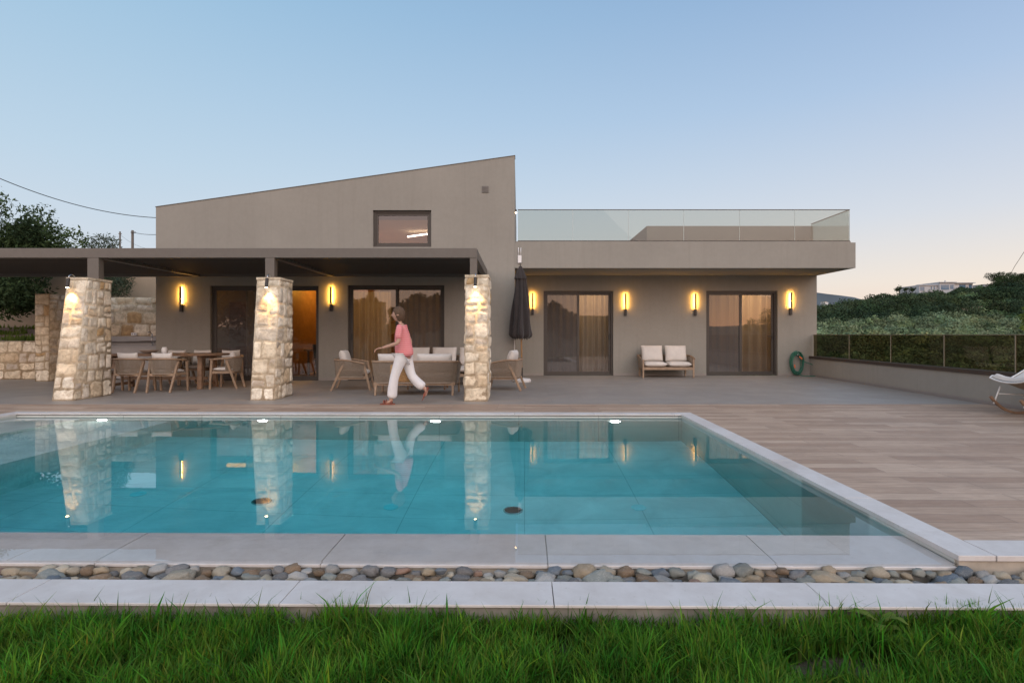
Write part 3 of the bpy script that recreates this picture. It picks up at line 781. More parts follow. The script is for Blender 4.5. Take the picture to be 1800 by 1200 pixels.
ledstrip((-8.75,16.4,2.62), (-6.9,16.4,2.62), 'amber ceiling light strip glowing behind the left glass door', r=.09)
ledstrip((-6.85,18.38,.9), (-6.85,18.38,2.0), 'upright amber light strip beside the staircase inside')
ledstrip((-3.3,16.2,4.10), (-2.0,15.9,4.22), 'slanting white light strip seen through the small upper window', 'strip_white', .035)
def arealamp(name, loc, size, power, c):
    d = bpy.data.lights.new(name, 'AREA'); d.shape = 'SQUARE'; d.size = size; d.energy = power; d.color = c
    o = bpy.data.objects.new(name, d); col.objects.link(o); o.location = loc; return o
pd = bpy.data.lights.new('room_light', 'POINT'); pd.energy = 150; pd.color = (1, .52, .08); pd.shadow_soft_size = .2
po = bpy.data.objects.new('room_light', pd); col.objects.link(po); po.location = (-5.7, 17.0, 2.9)
arealamp('room_light', (-3.9, 16.6, 4.1), .6, 75, (1, .52, .15))
arealamp('room_light', (2.25, 17.05, 2.86), .5, 20, (1, .56, .20)); arealamp('room_light', (6.9, 17.05, 2.86), .5, 26, (1, .56, .20))
# inside furniture glimpsed through the left doors
ts = thing('indoor_table', (-4.9, 16.4, 0), 'dark indoor dining table just inside the glass right of the middle pillar', 'table')
b = MB(); b.box(-6.3, -4.0, 16.0, 16.9, .72, .76); b.build('tabletop', M['frame'], ts, bevel=.004)
for (x, y) in ((-6.2,16.1),(-4.1,16.1),(-6.2,16.8),(-4.1,16.8)):
    b = MB(); b.bar((x,y,.013),(x,y,.72),.05,.05); b.build('leg', M['frame'], ts)
for i, x in enumerate((-5.6, -5.0)):
    c = thing('indoor_chair', (x, 15.7, 0), ['dark indoor chair inside the glass, half hidden by the middle pillar', 'dark indoor chair inside the glass just right of the middle pillar'][i], 'chair', 'dark chairs at the indoor table')
    b = MB(); b.box(x-.22, x+.22, 15.5, 15.95, .44, .50); b.build('seat', M['umbrella'], c, bevel=.015)
    b = MB(); b.hexa([(x-.2,15.48,.52),(x+.2,15.48,.52),(x+.2,15.52,.52),(x-.2,15.52,.52),(x-.23,15.40,.92),(x+.23,15.40,.92),(x+.23,15.44,.92),(x-.23,15.44,.92)]); b.build('backrest', M['umbrella'], c, bevel=.01)
    for sx in (-1, 1):
        for yy in (15.53, 15.92):
            b = MB(); b.bar((x+sx*.22,yy,.013),(x+sx*.17,yy,.44),.02,.02,.035,.035); b.build('leg', M['black'], c)

# curtains
def curtain(x0, x1, y, z0, z1, label, amp=.04, per=.16, seed=0):
    b = MB(); n = int((x1-x0)/per*12)+2; vs = []
    for k, z in enumerate((z0, z0+(z1-z0)*.35, z0+(z1-z0)*.7, z1)):
        for i in range(n):
            x = x0+(x1-x0)*i/(n-1)
            ph = (x/per+.6*mnoise.noise(Vector((x*2, seed, 0))))*2*math.pi
            a = amp*(1.15-.3*k/3)*(1+.5*mnoise.noise(Vector((x*3, seed+5, 0))))
            vs.append((x+.012*math.sin(ph*.5+k*.4), y+a*math.sin(ph)+.006*k*mnoise.noise(Vector((x*5, k, seed))), z))
    fs = [(r*n+i, r*n+i+1, (r+1)*n+i+1, (r+1)*n+i) for r in range(3) for i in range(n-1)]
    b.add(vs, fs); o = b.build('curtain', M['curtain'], smooth=True); 
    return tag(o, label, 'curtain', 'sheer curtains behind the glass doors')
curtain(dA[0]+.7, dA[0]+1.6, YL+.42, .03, 2.62, 'sheer curtain hanging behind the glass door left of the middle pillar', seed=1)
curtain(dB[0]-.05, dB[0]+1.05, YL+.42, .03, 2.35, 'amber-lit gathered curtain in the left half of the door behind the walking person', .05, .2, seed=2)
curtain(dB[0]+1.25, dB[1]+.1, YL+.42, .03, 2.62, 'grey sheer curtain in the right half of the door behind the sofas', seed=3)
curtain(dC[0]-.1, dC[1]+.1, YR+.42, .03, 2.6, 'sheer curtain behind the sliding door between parasol and loveseat', .07, .20, seed=4)
curtain(dD[0]-.1, dD[1]+.1, YR+.42, .03, 2.6, 'sheer curtain behind the sliding door between loveseat and hose', .075, .24, seed=5)

# balcony railing on the flat roof
rl = thing('glass_railing', (4.3, 14.33, 3.64), 'frameless clear glass railing along the flat roof edge', 'glass railing')
gx = [XA(p, 14.33) for p in (910, 1007, 1104.5, 1202, 1300, 1397, 1493)]; zt = ZA(368.5, 14.33)
for i in range(6):
    b = MB(); b.box(gx[i]+.006, gx[i+1]-.006, 14.33, 14.342, 3.642, zt-.012); b.build('glass_panel', M['glass_clear'], rl)
b = MB(); b.box(gx[6]-.012, gx[6], 14.36, 16.19, 3.642, zt-.012); b.build('glass_panel', M['glass_clear'], rl)
b = MB(); b.box(gx[0], gx[6]+.01, 14.322, 14.350, zt-.0115, zt+.005); b.box(gx[6]-.018, gx[6]+.01, 14.352, 16.19, zt-.0115, zt+.005)
b.build('top_rail', M['frame'], rl)
b = MB(); b.box(gx[0], gx[6]+.012, 14.318, 14.356, 3.6405, 3.665); b.build('base_channel', M['frame'], rl)
b = MB()
for i in range(1, 6): b.box(gx[i]-.004, gx[i]+.004, 14.331, 14.341, 3.666, zt-.013)
b.box(gx[6]+.001, gx[6]+.010, 14.331, 14.345, 3.666, zt-.013)
b.build('joint', simple('glass_edge', (.42,.46,.43), .4, .05, 5, 0), rl)

# ------------------------------------------------------------------ pergola
pg = thing('pergola', (-5, 10.7, 2.7), 'taupe aluminium louvred pergola on three posts in front of the house', 'pergola')
PY0, PY1, PX0, PX1, PZ0, PZ1 = 10.65, YL-.004, -14.6, -.82, 2.70, 2.885
b = MB(); b.box(PX0, PX1, PY0, PY0+.13, PZ0, PZ1); b.build('front_beam', M['pergola'], pg, bevel=.004)
b = MB(); b.box(PX0, PX1, PY1-.12, PY1, PZ0, PZ1); b.build('rear_beam', M['pergola'], pg, bevel=.004)
for x in (PX0, -8.36, -4.90, PX1-.13):
    b = MB(); b.box(x, x+.13, PY0+.132, PY1-.122, PZ0, PZ1-.003); b.build('cross_beam', M['pergola'], pg, bevel=.003)
bays = [(PX0+.13, -8.36), (-8.23, -4.90), (-4.77, PX1-.13)]
for (a, c) in bays:
    b = MB(); n = 17; y0, y1 = PY0+.15, PY1-.14
    for k in range(n):
        y = y0+(y1-y0)*(k+.5)/n; hw = (y1-y0)/n*.56; dz = .010
        p = [(a+.01,y-hw,PZ0+.055-dz),(c-.01,y-hw,PZ0+.055-dz),(c-.01,y+hw,PZ0+.055+dz),(a+.01,y+hw,PZ0+.055+dz)]
        b.hexa(p+[(u_,v_,w_+.022) for u_, v_, w_ in p])
    b.build('louvre_panel', M['louvre'], pg)
    b = MB(); b.box(a+.001, a+.010, y0, y1, PZ0+.012, PZ0+.024)
    for k in range(n):
        y = y0+(y1-y0)*(k+.5)/n; b.box(a+.002, a+.024, y-.03, y+.03, PZ0+.0235, PZ0+.052)
    b.build('louvre_rack', M['pergola'], pg)
for x0, x1 in ((-8.42,-8.20), (-4.95,-4.77), (-.955,-.82)):
    b = MB(); b.box(x0, x1, 10.655, 10.655+.14, 2.265, PZ0-.001); b.build('post', M['pergola'], pg, bevel=.004)

# ------------------------------------------------------------------ stonework
PAL = [(.70,.62,.49), (.67,.57,.43), (.77,.72,.62), (.75,.69,.58), (.61,.50,.36), (.70,.64,.54), (.54,.48,.41), (.48,.34,.19), (.66,.61,.53)]
WGT = [5, 4, 4, 4, 2, 3, 1.5, .8, 2]
def stone_face(b, fn, L, H, nrm, rh=(.19,.32), rw=(.14,.34), infl=.013, rough=.015, seed=0, res=.026):
    """fn(s,t)->point with s,t in 0..1; nrm(s,t)->unit normal. Rows of irregular flush-pointed stones."""
    rr = random.Random(seed); z = 0
    while z < H-.02:
        h = min(rr.uniform(*rh), H-z)
        if H-z-h < .1: h = H-z
        x = 0
        while x < L-.01:
            w_ = rr.uniform(*rw)
            if L-x-w_ < .11: w_ = L-x
            subs = [(z, z+h)]
            if h > .22 and w_ < .3 and rr.random() < .3: m_ = z+h*rr.uniform(.4, .6); subs = [(z, m_), (m_, z+h)]
            for (z0, z1) in subs:
                c = rr.choices(PAL, WGT)[0]; kk = rr.uniform(.88, 1.12); c = tuple(q_*kk for q_ in c)
                inf = infl*rr.uniform(.5, 1.35); g_ = .006
                cor = [(x+g_+rr.uniform(0,.010)*(x > .01), z0+g_+rr.uniform(0,.010)), (x+w_-g_-rr.uniform(0,.010)*(x+w_ < L-.01), z0+g_+rr.uniform(0,.010)),
                       (x+w_-g_-rr.uniform(0,.012)*(x+w_ < L-.01), z1-g_-rr.uniform(0,.010)), (x+g_+rr.uniform(0,.012)*(x > .01), z1-g_-rr.uniform(0,.010))]
                nu = max(4, int(w_/res)); nv = max(4, int((z1-z0)/res)); vs = []; sd = rr.uniform(0, 99)
                tilt = (rr.uniform(-.35, .35)*inf, rr.uniform(-.35, .35)*inf)
                for j in range(nv+1):
                    for i in range(nu+1):
                        u_, v_ = i/nu, j/nv; a_, b_ = 2*u_-1, 2*v_-1
                        px_ = (cor[0][0]*(1-u_)+cor[1][0]*u_)*(1-v_)+(cor[3][0]*(1-u_)+cor[2][0]*u_)*v_
                        pz_ = (cor[0][1]*(1-u_)+cor[1][1]*u_)*(1-v_)+(cor[3][1]*(1-u_)+cor[2][1]*u_)*v_
                        e = max(0, (1-abs(a_)**5)*(1-abs(b_)**5))
                        nn = mnoise.noise(Vector((px_*7+sd, pz_*7, sd)))+.5*mnoise.noise(Vector((px_*19+sd, pz_*19, sd)))
                        k_ = max(0, min(1, e*2.2-.35+.55*nn)); k_ = k_*k_*(3-2*k_); d_ = -.005+(inf+.005)*k_+(rough*nn+tilt[0]*a_+tilt[1]*b_)*min(1, e*2)
                        ed_ = min(1, px_/.06, (L-px_)/.06); px2 = px_+max(0, ed_)*(.030*mnoise.noise(Vector((px_*4+seed, pz_*5, 1)))+.010*mnoise.noise(Vector((px_*13, pz_*13, 1)))); ez_ = max(0, min(1, pz_/.05, (H-pz_)/.05)); pz2 = pz_+ez_*(.034*mnoise.noise(Vector((px_*5, pz_*4, 5+seed)))+.010*mnoise.noise(Vector((px_*14, pz_*14, 8)))); s_, t_ = px2/L, pz2/H
                        p_ = Vector(fn(s_, t_)); vs.append(p_+Vector(nrm)*d_)
                b.add(vs, [(j*(nu+1)+i, j*(nu+1)+i+1, (j+1)*(nu+1)+i+1, (j+1)*(nu+1)+i) for j in range(nv) for i in range(nu)], c)
            x += w_
        z += h
def pillar(x0, x1, yb, yt, y1, h, label, seed):
    t = thing('stone_pillar', ((x0+x1)/2, (yb+y1)/2, 0), label, 'stone pillar', 'stone pillars under the pergola')
    b = MB()
    core = [(x0,yb,0),(x1,yb,0),(x1,y1,0),(x0,y1,0),(x0,yt,h),(x1,yt,h),(x1,y1,h),(x0,y1,h)]
    b.hexa(core)
    for i in range(8): b.c[i] = (.66,.57,.44)
    n = Vector((0, -h, -(yb-yt)*-1)); n = Vector((0, -h, (yt-yb))).normalized()
    stone_face(b, lambda s, t_: (x0+(x1-x0)*s, yb+(yt-yb)*t_, h*t_), x1-x0, h, n, seed=seed)
    side = lambda X_: (lambda s, t_: (X_, (yb+(yt-yb)*t_)*(1-s)+y1*s, h*t_))
    stone_face(b, side(x1), y1-yb, h, (1, 0, 0), seed=seed+1)
    stone_face(b, lambda s, t_: side(x0)(1-s, t_), y1-yb, h, (-1, 0, 0), seed=seed+2)
    stone_face(b, lambda s, t_: (x1+(x0-x1)*s, y1, h*t_), x1-x0, h, (0, 1, 0), seed=seed+3)
    b.build('shaft', M['stone'], t, smooth=True)
    b = MB(); nx_, ny_ = 12, 16; vs = []
    for j in range(ny_+1):
        for i in range(nx_+1):
            x = x0-.012+(x1-x0+.024)*i/nx_; y = yt-.012+(y1-yt+.024)*j/ny_
            vs.append((x, y, h+.035+.005*mnoise.noise(Vector((x*9, y*9, seed)))))
    m_ = nx_+1
    b.add(vs, [(j*m_+i, j*m_+i+1, (j+1)*m_+i+1, (j+1)*m_+i) for j in range(ny_) for i in range(nx_)], (.60,.53,.42))
    rim = [j for j in range(m_)]+[j*m_+nx_ for j in range(1, ny_+1)]+[ny_*m_+i for i in range(nx_-1, -1, -1)]+[j*m_ for j in range(ny_-1, 0, -1)]
    lo = [(vs[i][0], vs[i][1], h-.01) for i in rim]; k0 = len(b.v); b.add(lo, [], (.58,.51,.40)); nr = len(rim)
    b.f += [(rim[i], k0+i, k0+(i+1) % nr, rim[(i+1) % nr]) for i in range(nr)]
    b.build('capstone', M['stone'], t)
    return t
PH = 2.24
pillar(-8.49, -8.11, 9.93, 10.27, 10.87, PH, 'widest-looking battered limestone pillar beside the dining table', 21)
pillar(-4.92, -4.49, 10.0, 10.27, 10.83, PH, 'middle battered limestone pillar between dining table and sofas', 47)
pillar(-.985, -.565, 9.83, 10.10, 10.80, PH+.03, 'right-hand limestone pillar at the corner of the pergola beside the sofas', 83)

def spot(px, Yf, label, xtop):
    x = XA(px, Yf); z = 2.20
    t = thing('pillar_spotlight', (x, Yf, z), label, 'spotlight', 'small black spotlights on the stone pillars')
    b = MB(); b.tube([(x, Yf+.06, z+.03), (x, Yf+.04, z+.10), (x-.005, Yf-.02, z+.125), (x-.005, Yf-.08, z+.09), (x-.005, Yf-.09, z+.03)], .008, 8); b.build('bracket', M['chrome'], t, smooth=True)
    b = MB(); b.tube([(x-.005, Yf-.092, z+.045), (x-.01, Yf-.112, z-.125)], .030, 16)
    b.build('housing', M['black'], t, bevel=.004)
    b = MB(); b.tube([(x-.01, Yf-.1125, z-.1265), (x-.01, Yf-.1127, z-.134)], .024, 16); b.build('lens', M['bulb'], t)
    d = bpy.data.lights.new('spot_beam', 'SPOT'); d.energy = 25; d.color = (1.0, .56, .18); d.spot_size = R(78); d.spot_blend = .75; d.shadow_soft_size = .02
    o = bpy.data.objects.new('spot_beam', d); col.objects.link(o); o.location = (x-.01, Yf-.118, z-.145)
    tgt = Vector((x+.01, Yf+.02, z-.55)); o.rotation_euler = (tgt-Vector(o.location)).to_track_quat('-Z', 'Y').to_euler()
spot(128, 10.24, 'black spotlight with hooked bracket on top of the left stone pillar', 0)
spot(474, 10.24, 'black spotlight with hooked bracket on top of the middle stone pillar', 0)
spot(837, 10.07, 'black spotlight with hooked bracket on top of the right stone pillar', 0)

# wall lamps
def sconce(px, py0, py1, Y, label):
    x = XA(px, Y); zt = ZA(py0, Y); zb = ZA(py1, Y); h = zt-zb; zm = zb+h*.30
    t = thing('wall_lamp', (x, Y, zb), label, 'wall lamp', 'slim black wall lamps with amber glow')
    b = MB(); b.box(x-.036, x+.036, Y-.062, Y-.001, zb, zm); b.build('base', M['black'], t, bevel=.003)
    b = MB(); b.box(x-.028, x+.028, Y-.080, Y-.058, zm+.002, zt); b.build('bar', M['black'], t, bevel=.002)
    b = MB(); b.box(x-.020, x+.020, Y-.050, Y-.040, zm+.02, zt-.01); b.build('led_strip', M['strip'], t)
SC = [(320, 504, 548, YL, 'black wall lamp left of the leftmost glass door, above the dining chairs'),
      (583, 504, 547, YL, 'black wall lamp between the two glass doors under the pergola'),
      (936, 515, 553.5, YR, 'black wall lamp half hidden behind the closed parasol'),
      (1099, 516, 555, YR, 'black wall lamp right of the door nearest the parasol'),
      (1221.5, 516, 555, YR, 'black wall lamp left of the far right sliding door, above the end of the loveseat'),
      (1389, 514, 553.5, YR, 'black wall lamp at the right corner of the house, above the green hose')]
for s_ in SC: sconce(*s_)
dl = thing('corner_lamp', (XA(910,15.0), 15.0, ZA(380,15)), 'small warm lamp on the side of the tall wall above the flat roof', 'wall lamp')
x = XL1
b = MB(); b.box(x+.001, x+.05, 14.95, 15.03, ZA(373,15), ZA(369,15)); b.build('body', M['black'], dl)
b = MB(); b.box(x+.012, x+.038, 14.97, 15.01, ZA(375,15), ZA(373,15)-.001); b.build('lens', M['bulb'], dl)
ap = thing('wifi_antenna', (XA(913.5,14.2), 14.2, ZA(462,14.2)), 'white outdoor wireless box with two upright antennas above the parasol', 'antenna')
x = XA(913.5, 14.2)
b = MB(); b.box(x-.048, x+.048, 14.185, 14.235, ZA(462,14.2), ZA(449,14.2)); b.build('box', M['white_plastic'], ap, bevel=.006)
for s_ in (-.03, .03):
    b = MB(); b.tube([(x+s_, 14.21, ZA(449,14.2)), (x+s_, 14.21, ZA(435,14.2))], .009, 8); b.build('antenna_rod', M['white_plastic'], ap, smooth=True)
b = MB(); b.tube([(XL1-.012, YL-.012, 2.1), (XL1-.012, YL-.012, .02)], .011, 6)
tag(b.build('lit_corner_strip', M['white_metal']), 'thin pale vertical strip standing in for light along the wall corner behind the parasol pole', 'painted light strip')  # pale rod stands in for light catching the edge of the wall corner

# parapet with bronze glass, right
pa = thing('parapet_wall', (8.3, 12, 0), 'low taupe parapet wall along the right edge of the terrace', 'wall')
ax, ay, bx, by = 8.52, 15.99, 7.67, 3.2
dx, dy = bx-ax, by-ay; L = math.hypot(dx, dy); dx /= L; dy /= L; nx_, ny_ = -dy, dx   # nx points to +x side
if nx_ < 0: nx_, ny_ = -nx_, -ny_
def W(s, n, z): return (ax+dx*s+nx_*n, ay+dy*s+ny_*n, z)
b = MB(); b.box(0, L, 0, .25, -3, .505, W); b.build('wall', M['stucco'], pa)
b = MB(); b.box(0, L, -.03, .27, .506, .575, W); b.build('cap', M['cap'], pa, bevel=.004)
b = MB(); b.box(0, L, -.0015, -.001-.008, .003, .06, W); b.build('skirting', simple('skirting_tile2', (.22,.2,.19), .5, .05, 6, 0), pa)
gr = thing('bronze_glass_railing', W(L/2, .1, .576), 'bronze-tinted glass railing standing on the low parapet wall', 'glass railing')
def s_of(px):   # distance along the wall of a picture column
    k = (px-CX)/F; return (ax-k*ay)/(k*dy-dx)
js = [0.0]+[s_of(p) for p in (1485.5, 1557.5, 1650, 1773.5)]+[0]
js[-1] = min(js[-2]+2.2, L); js.append(min(js[-1]+2.2, L))
for a, c in zip(js[:-1], js[1:]):
    if c-a < .1: continue
    b = MB(); b.box(a+.012, c-.012, .10, .112, .577, 1.192, W); b.build('glass_panel', M['glass_bronze'], gr)
b = MB(); b.box(0, js[-1], .092, .120, 1.1925, 1.203, W); b.build('top_rail', simple('bronze_rail', (.16,.13,.10), .4, .05, 5, 0), gr)
b = MB()
for s_ in js[1:-1]: b.box(s_-.006, s_+.006, .095, .117, .577, 1.19, W)
b.build('joint', simple('bronze_joint', (.26,.23,.18), .4, .05, 5, 0), gr)

# ------------------------------------------------------------------ left garden walls and outdoor kitchen
def wallbox(b, x0, x1, y0, y1, z0, z1, colr=(.50,.42,.31)):
    k = len(b.v); b.box(x0, x1, y0, y1, z0, z1)
    for i in range(k, len(b.v)): b.c[i] = colr
kw = thing('stone_wall', (-11, 15.2, 0), 'tall limestone wall enclosing the outdoor kitchen corner left of the house', 'stone wall')
b = MB(); wallbox(b, -12.45, -9.47, 15.22, 15.6, 0, 2.24)
stone_face(b, lambda s, t_: (-12.08+2.61*s, 15.22, 2.24*t_), 2.61, 2.24, (0,-1,0), rh=(.18,.36), rw=(.2,.55), seed=5, infl=.018, res=.05)
wallbox(b, -12.45, -12.08, 14.05, 15.219, 0, 2.25)
stone_face(b, lambda s, t_: (-12.45+.37*s, 14.05, 2.25*t_), .37, 2.25, (0,-1,0), seed=6, infl=.02)
stone_face(b, lambda s, t_: (-12.08, 14.05+1.15*s, 2.25*t_), 1.15, 2.25, (1,0,0), seed=8, infl=.016, res=.05)
b.build('masonry', M['stone'], kw, smooth=True)
rw_ = thing('retaining_wall', (-15, 14.6, 0), 'low limestone retaining wall holding the planted bank at far left', 'stone wall')
b = MB(); wallbox(b, -18.5, -12.46, 14.62, 15.0, 0, 1.03)
stone_face(b, lambda s, t_: (-18.5+6.04*s, 14.62, 1.03*t_), 6.04, 1.03, (0,-1,0), rh=(.16,.34), rw=(.25,.6), seed=9, infl=.02, res=.06)
b.build('masonry', M['stone'], rw_, smooth=True)
V = []; idx = []; bx_ = np.linspace(-30, -9.5, 60); by_ = np.linspace(15.0, 24, 26)
for y in by_:
    for x in bx_: V.append((x, y, 1.0+(y-15)*.13+.06*mnoise.noise(Vector((x, y, 0)))))
for j in range(25):
    for i in range(59): idx += [j*60+i, j*60+i+1, (j+1)*60+i+1, (j+1)*60+i]
tag(np_mesh('planted_bank', np.array(V), 4, np.array(idx), M['soil']), kind='structure')
# ground cover on the bank
N = 5000; x = nrs.uniform(-19, -12.3, N); y = nrs.uniform(15.1, 18.4, N)
den = np.array([mnoise.noise(Vector((a*.9, b_*1.4, 2))) for a, b_ in zip(x, y)]); kp = (den > .02) | (y < 15.4)
x, y = x[kp], y[kp]; N = len(x); a = nrs.uniform(0, 6.28, N); h = nrs.uniform(.05, .16, N); z = 1.0+(y-15)*.13
V = np.zeros((N, 3, 3)); V[:, 0] = np.stack([x-np.cos(a)*.03, y-np.sin(a)*.03, z], 1); V[:, 1] = np.stack([x+np.cos(a)*.03, y+np.sin(a)*.03, z], 1); V[:, 2] = np.stack([x+nrs.uniform(-.05,.05,N), y, z+h], 1)
tag(np_mesh('ground_cover', V.reshape(-1,3), 3, np.arange(N*3), M['leaf_bright'], colr=np.repeat(nrs.uniform(.4,.9,(N,1)), 3, 0)), kind='stuff')
bw = MB(); bw.box(-30, -11.2, 18.6, 18.85, 0, 3.4)
tag(bw.build('boundary_wall', simple('dark_beige_render', (.33,.27,.20), .9, .08, 2, .1)), 'plain beige rendered boundary wall behind the tree at far left', 'wall')  # plain dark beige render
nb = thing('neighbour_building', (-13, 21, 0), 'pale beige building wall glimpsed between tree and house under the pergola', 'building')
b = MB(); b.box(-16.0, -9.0, 21, 26, 0, 3.3); b.build('wall', M['stucco_beige'], nb)
b = MB(); b.box(-16.1, -8.9, 20.9, 26.1, 3.301, 3.42); b.build('roof', M['stucco_beige'], nb)
kc = thing('kitchen_counter', (-10.7, 14.9, 0), 'grey outdoor kitchen counter with backsplash against the stone wall', 'counter')
b = MB(); b.box(-12.05, -9.48, 14.62, 15.19, 0.02, .86); b.build('cabinet', M['counter'], kc)
b = MB(); b.box(-12.06, -9.48, 14.58, 15.195, .861, .90); b.build('worktop', M['counter'], kc, bevel=.004)
b = MB(); b.box(-12.05, -9.48, 15.13, 15.195, .901, 1.155); b.build('backsplash', M['counter'], kc)
b = MB(); fx_, fy_ = XA(267.5, 14.95), 14.95
b.tube([(fx_, fy_, .901), (fx_, fy_, 1.22)], .014, 10); b.tube([(fx_, fy_, 1.20), (fx_-.02, fy_-.05, 1.28), (fx_-.03, fy_-.12, 1.26)], .011, 8)
b.tube([(fx_, fy_, .94), (fx_+.06, fy_-.02, .96)], .013, 8); b.tube([(fx_, fy_, .901), (fx_, fy_, .925)], .028, 12)
b.build('faucet', M['chrome'], kc, smooth=True)
so = thing('wall_socket', (XA(236,15.17), 15.18, 1.2), 'white double socket on the stone wall above the counter', 'socket')
x = XA(236, 15.17)
b = MB(); b.box(x-.075, x+.075, 15.145, 15.195, 1.175, 1.255); b.build('cover', M['white_plastic'], so, bevel=.006)
b = MB(); b.box(x-.05, x-.015, 15.14, 15.144, 1.195, 1.235); b.box(x+.015, x+.05, 15.14, 15.144, 1.195, 1.235); b.build('outlet', simple('grey_plastic', (.35,.35,.36), .4, .02, 5, 0), so)

# ------------------------------------------------------------------ seating
def ang(a, b_, t): return a+(b_-a)*t
def dining_chair():
    t = thing('dining_chair', (0,0,0), '', 'dining chair', 'rope-backed teak dining chairs around the table')
    fr = lambda s_: [(s_*.29,.24,.0),(s_*.285,.20,.40),(s_*.28,.14,.625)]
    for s_ in (-1, 1):
        b = MB(); b.bar((s_*.285,.245,0),(s_*.285,.205,.64),.034,.042,.044,.05); b.build('leg', M['teak_light'], t, bevel=.006, local=True)
        b = MB(); b.bar((s_*.235,-.30,0),(s_*.285,-.10,.64),.034,.042,.046,.056); b.build('leg', M['teak_light'], t, bevel=.006, local=True)
    # arm and back rail: one bent piece
    pts = []
    for s_, rg in ((-1, range(0, 7)), (1, range(6, -1, -1))):
        arc = [(.285,.25,.655),(.297,.10,.665),(.30,-.04,.675),(.285,-.16,.685),(.235,-.245,.695),(.14,-.285,.70),(.0,-.30,.70)]
        for k in rg:
            if s_ == 1 and k == 6: continue
            p = arc[k]; pts.append((s_*p[0], p[1], p[2]))
    b = MB(); b.tube(pts, .021, 8); b.build('arm_rail', M['teak_light'], t, smooth=True, local=True)
    b = MB(); b.bar((-.26,.20,.37),(.26,.20,.37),.035,.055); b.bar((-.245,-.21,.37),(.245,-.21,.37),.035,.055); b.bar((-.265,.20,.37),(-.25,-.22,.37),.035,.055); b.bar((.265,.20,.37),(.25,-.22,.37),.035,.055)
    b.build('seat_frame', M['teak_light'], t, bevel=.004, local=True)
    def rim(u, z):   # u -1..1 round the back
        a = abs(u); arc = [(.0,-.30),(.14,-.285),(.235,-.245),(.285,-.16),(.295,-.07)]
        k = a*4; i = min(int(k), 3); f = k-i; x = ang(arc[i][0], arc[i+1][0], f); y = ang(arc[i][1], arc[i+1][1], f)
        sc = .80+.20*(z-.38)/.31
        return (math.copysign(x*sc, u), y*(.86+.14*(z-.38)/.31), z)
    b = MB(); n = 44
    for i in range(n):
        u = -1+2*(i+.5)/n; b.tube([rim(u, .385), rim(u, .54), rim(u, .69)], .0078, 4, caps=False)
    for z in (.388,): b.tube([rim(-1+k/8, z) for k in range(17)], .014, 6)
    b.build('rope_back', M['rope'], t, smooth=True, local=True)
    b = MB(); b.cushion((0,.01,.435), .50, .46, .085, 8, .05, .35); b.build('seat_cushion', M['cushion'], t, smooth=True, local=True, weld=True, sub=1)
    from mathutils import Euler
    b = MB(); b.cushion((0,-.15,.65), .46, .40, .15, 8, .16, .55, Euler((R(-75),0,R(3)))); b.build('back_cushion', M['cushion'], t, smooth=True, local=True, weld=True, sub=1)
    return t
DL = ['teak chair with rope back to the pool, mostly hidden behind the left pillar',
      'teak dining chair with its rope back to the pool, first right of the left pillar',
      'teak dining chair with its rope back to the pool, second along from the left pillar',
      'teak dining chair on the far side of the table, nearest the outdoor sink',
      'teak dining chair on the far side of the table, in the middle of its row',
      'far-side teak dining chair in front of the left glass door',
      'teak dining chair at the right end of the table, seen side-on and facing left']
spots = [(XA(174,11.45), 11.50, R(2)), (XA(231.5,11.45), 11.52, R(-2)), (XA(290.5,11.45), 11.52, R(1)),
         (XA(303,13.15), 13.15, R(181)), (XA(348,13.15), 13.15, R(178)), (XA(401,13.15), 13.12, R(184)),
         (XA(401,12.35), 12.30, R(97))]
ch0 = dining_chair(); ch0['label'] = DL[0]; ch0.location = (spots[0][0], spots[0][1], 0); ch0.rotation_euler = (0,0,spots[0][2])
for i in range(1, 7): dup(ch0, (spots[i][0], spots[i][1], 0), spots[i][2], DL[i])
TX, TY = -7.98, 12.32
tb = thing('dining_table', (TX, TY, 0), 'long rounded teak dining table under the pergola between left and middle pillars', 'dining table')
b = MB(); n = 48; prof = []
for k in range(n):
    a = 2*math.pi*k/n; e = lambda c: math.copysign(abs(c)**.62, c); prof.append((1.38*e(math.cos(a)), .53*e(math.sin(a))))
b.prism(prof, lambda x, y: (TX+x*.985, TY+y*.97, .735), lambda x, y: (TX+x, TY+y, .775)); b.build('tabletop', M['teak'], tb, bevel=.006)
for sx in (-.95, .95):
    for sy in (-.27, .27):
        b = MB(); b.bar((TX+sx*1.02, TY+sy*1.15, 0), (TX+sx, TY+sy, .734), .10, .075, .085, .065); b.build('leg', M['teak'], tb, bevel=.006)
    b = MB(); b.bar((TX+sx, TY-.30, .10), (TX+sx, TY+.30, .10), .07, .06); b.bar((TX+sx, TY-.34, .70), (TX+sx, TY+.34, .70), .07, .06); b.build('trestle_rail', M['teak'], tb, bevel=.004)
b = MB(); b.bar((TX-.95, TY, .22), (TX+.95, TY, .22), .06, .07); b.build('stretcher', M['teak'], tb, bevel=.004)
bo = MB(); x = XA(262, 12.3); bo.lathe([(.05,0),(.12,.02),(.19,.07),(.20,.085),(.185,.08),(.11,.035),(0.001,.03)], (x, 12.3, .776), 20, caps=False)
tag(bo.build('bowl', simple('stone_bowl', (.34,.28,.24), .6, .2, 12, .2), smooth=True), 'shallow brown bowl on the dining table between the two front chairs', 'bowl')
bo = MB(); x = XA(289, 12.35); bo.lathe([(.045,0),(.055,.03),(.06,.10),(.045,.13),(.05,.14)], (x, 12.35, .776), 18)
tag(bo.build('candle_jar', M['white_plastic'], smooth=True), 'small white jar on the dining table just right of the bowl', 'jar')
bo = MB(); x = XA(324, 12.3); bo.lathe([(.09,0),(.11,.012),(.10,.02),(.001,.016)], (x, 12.3, .776), 18)
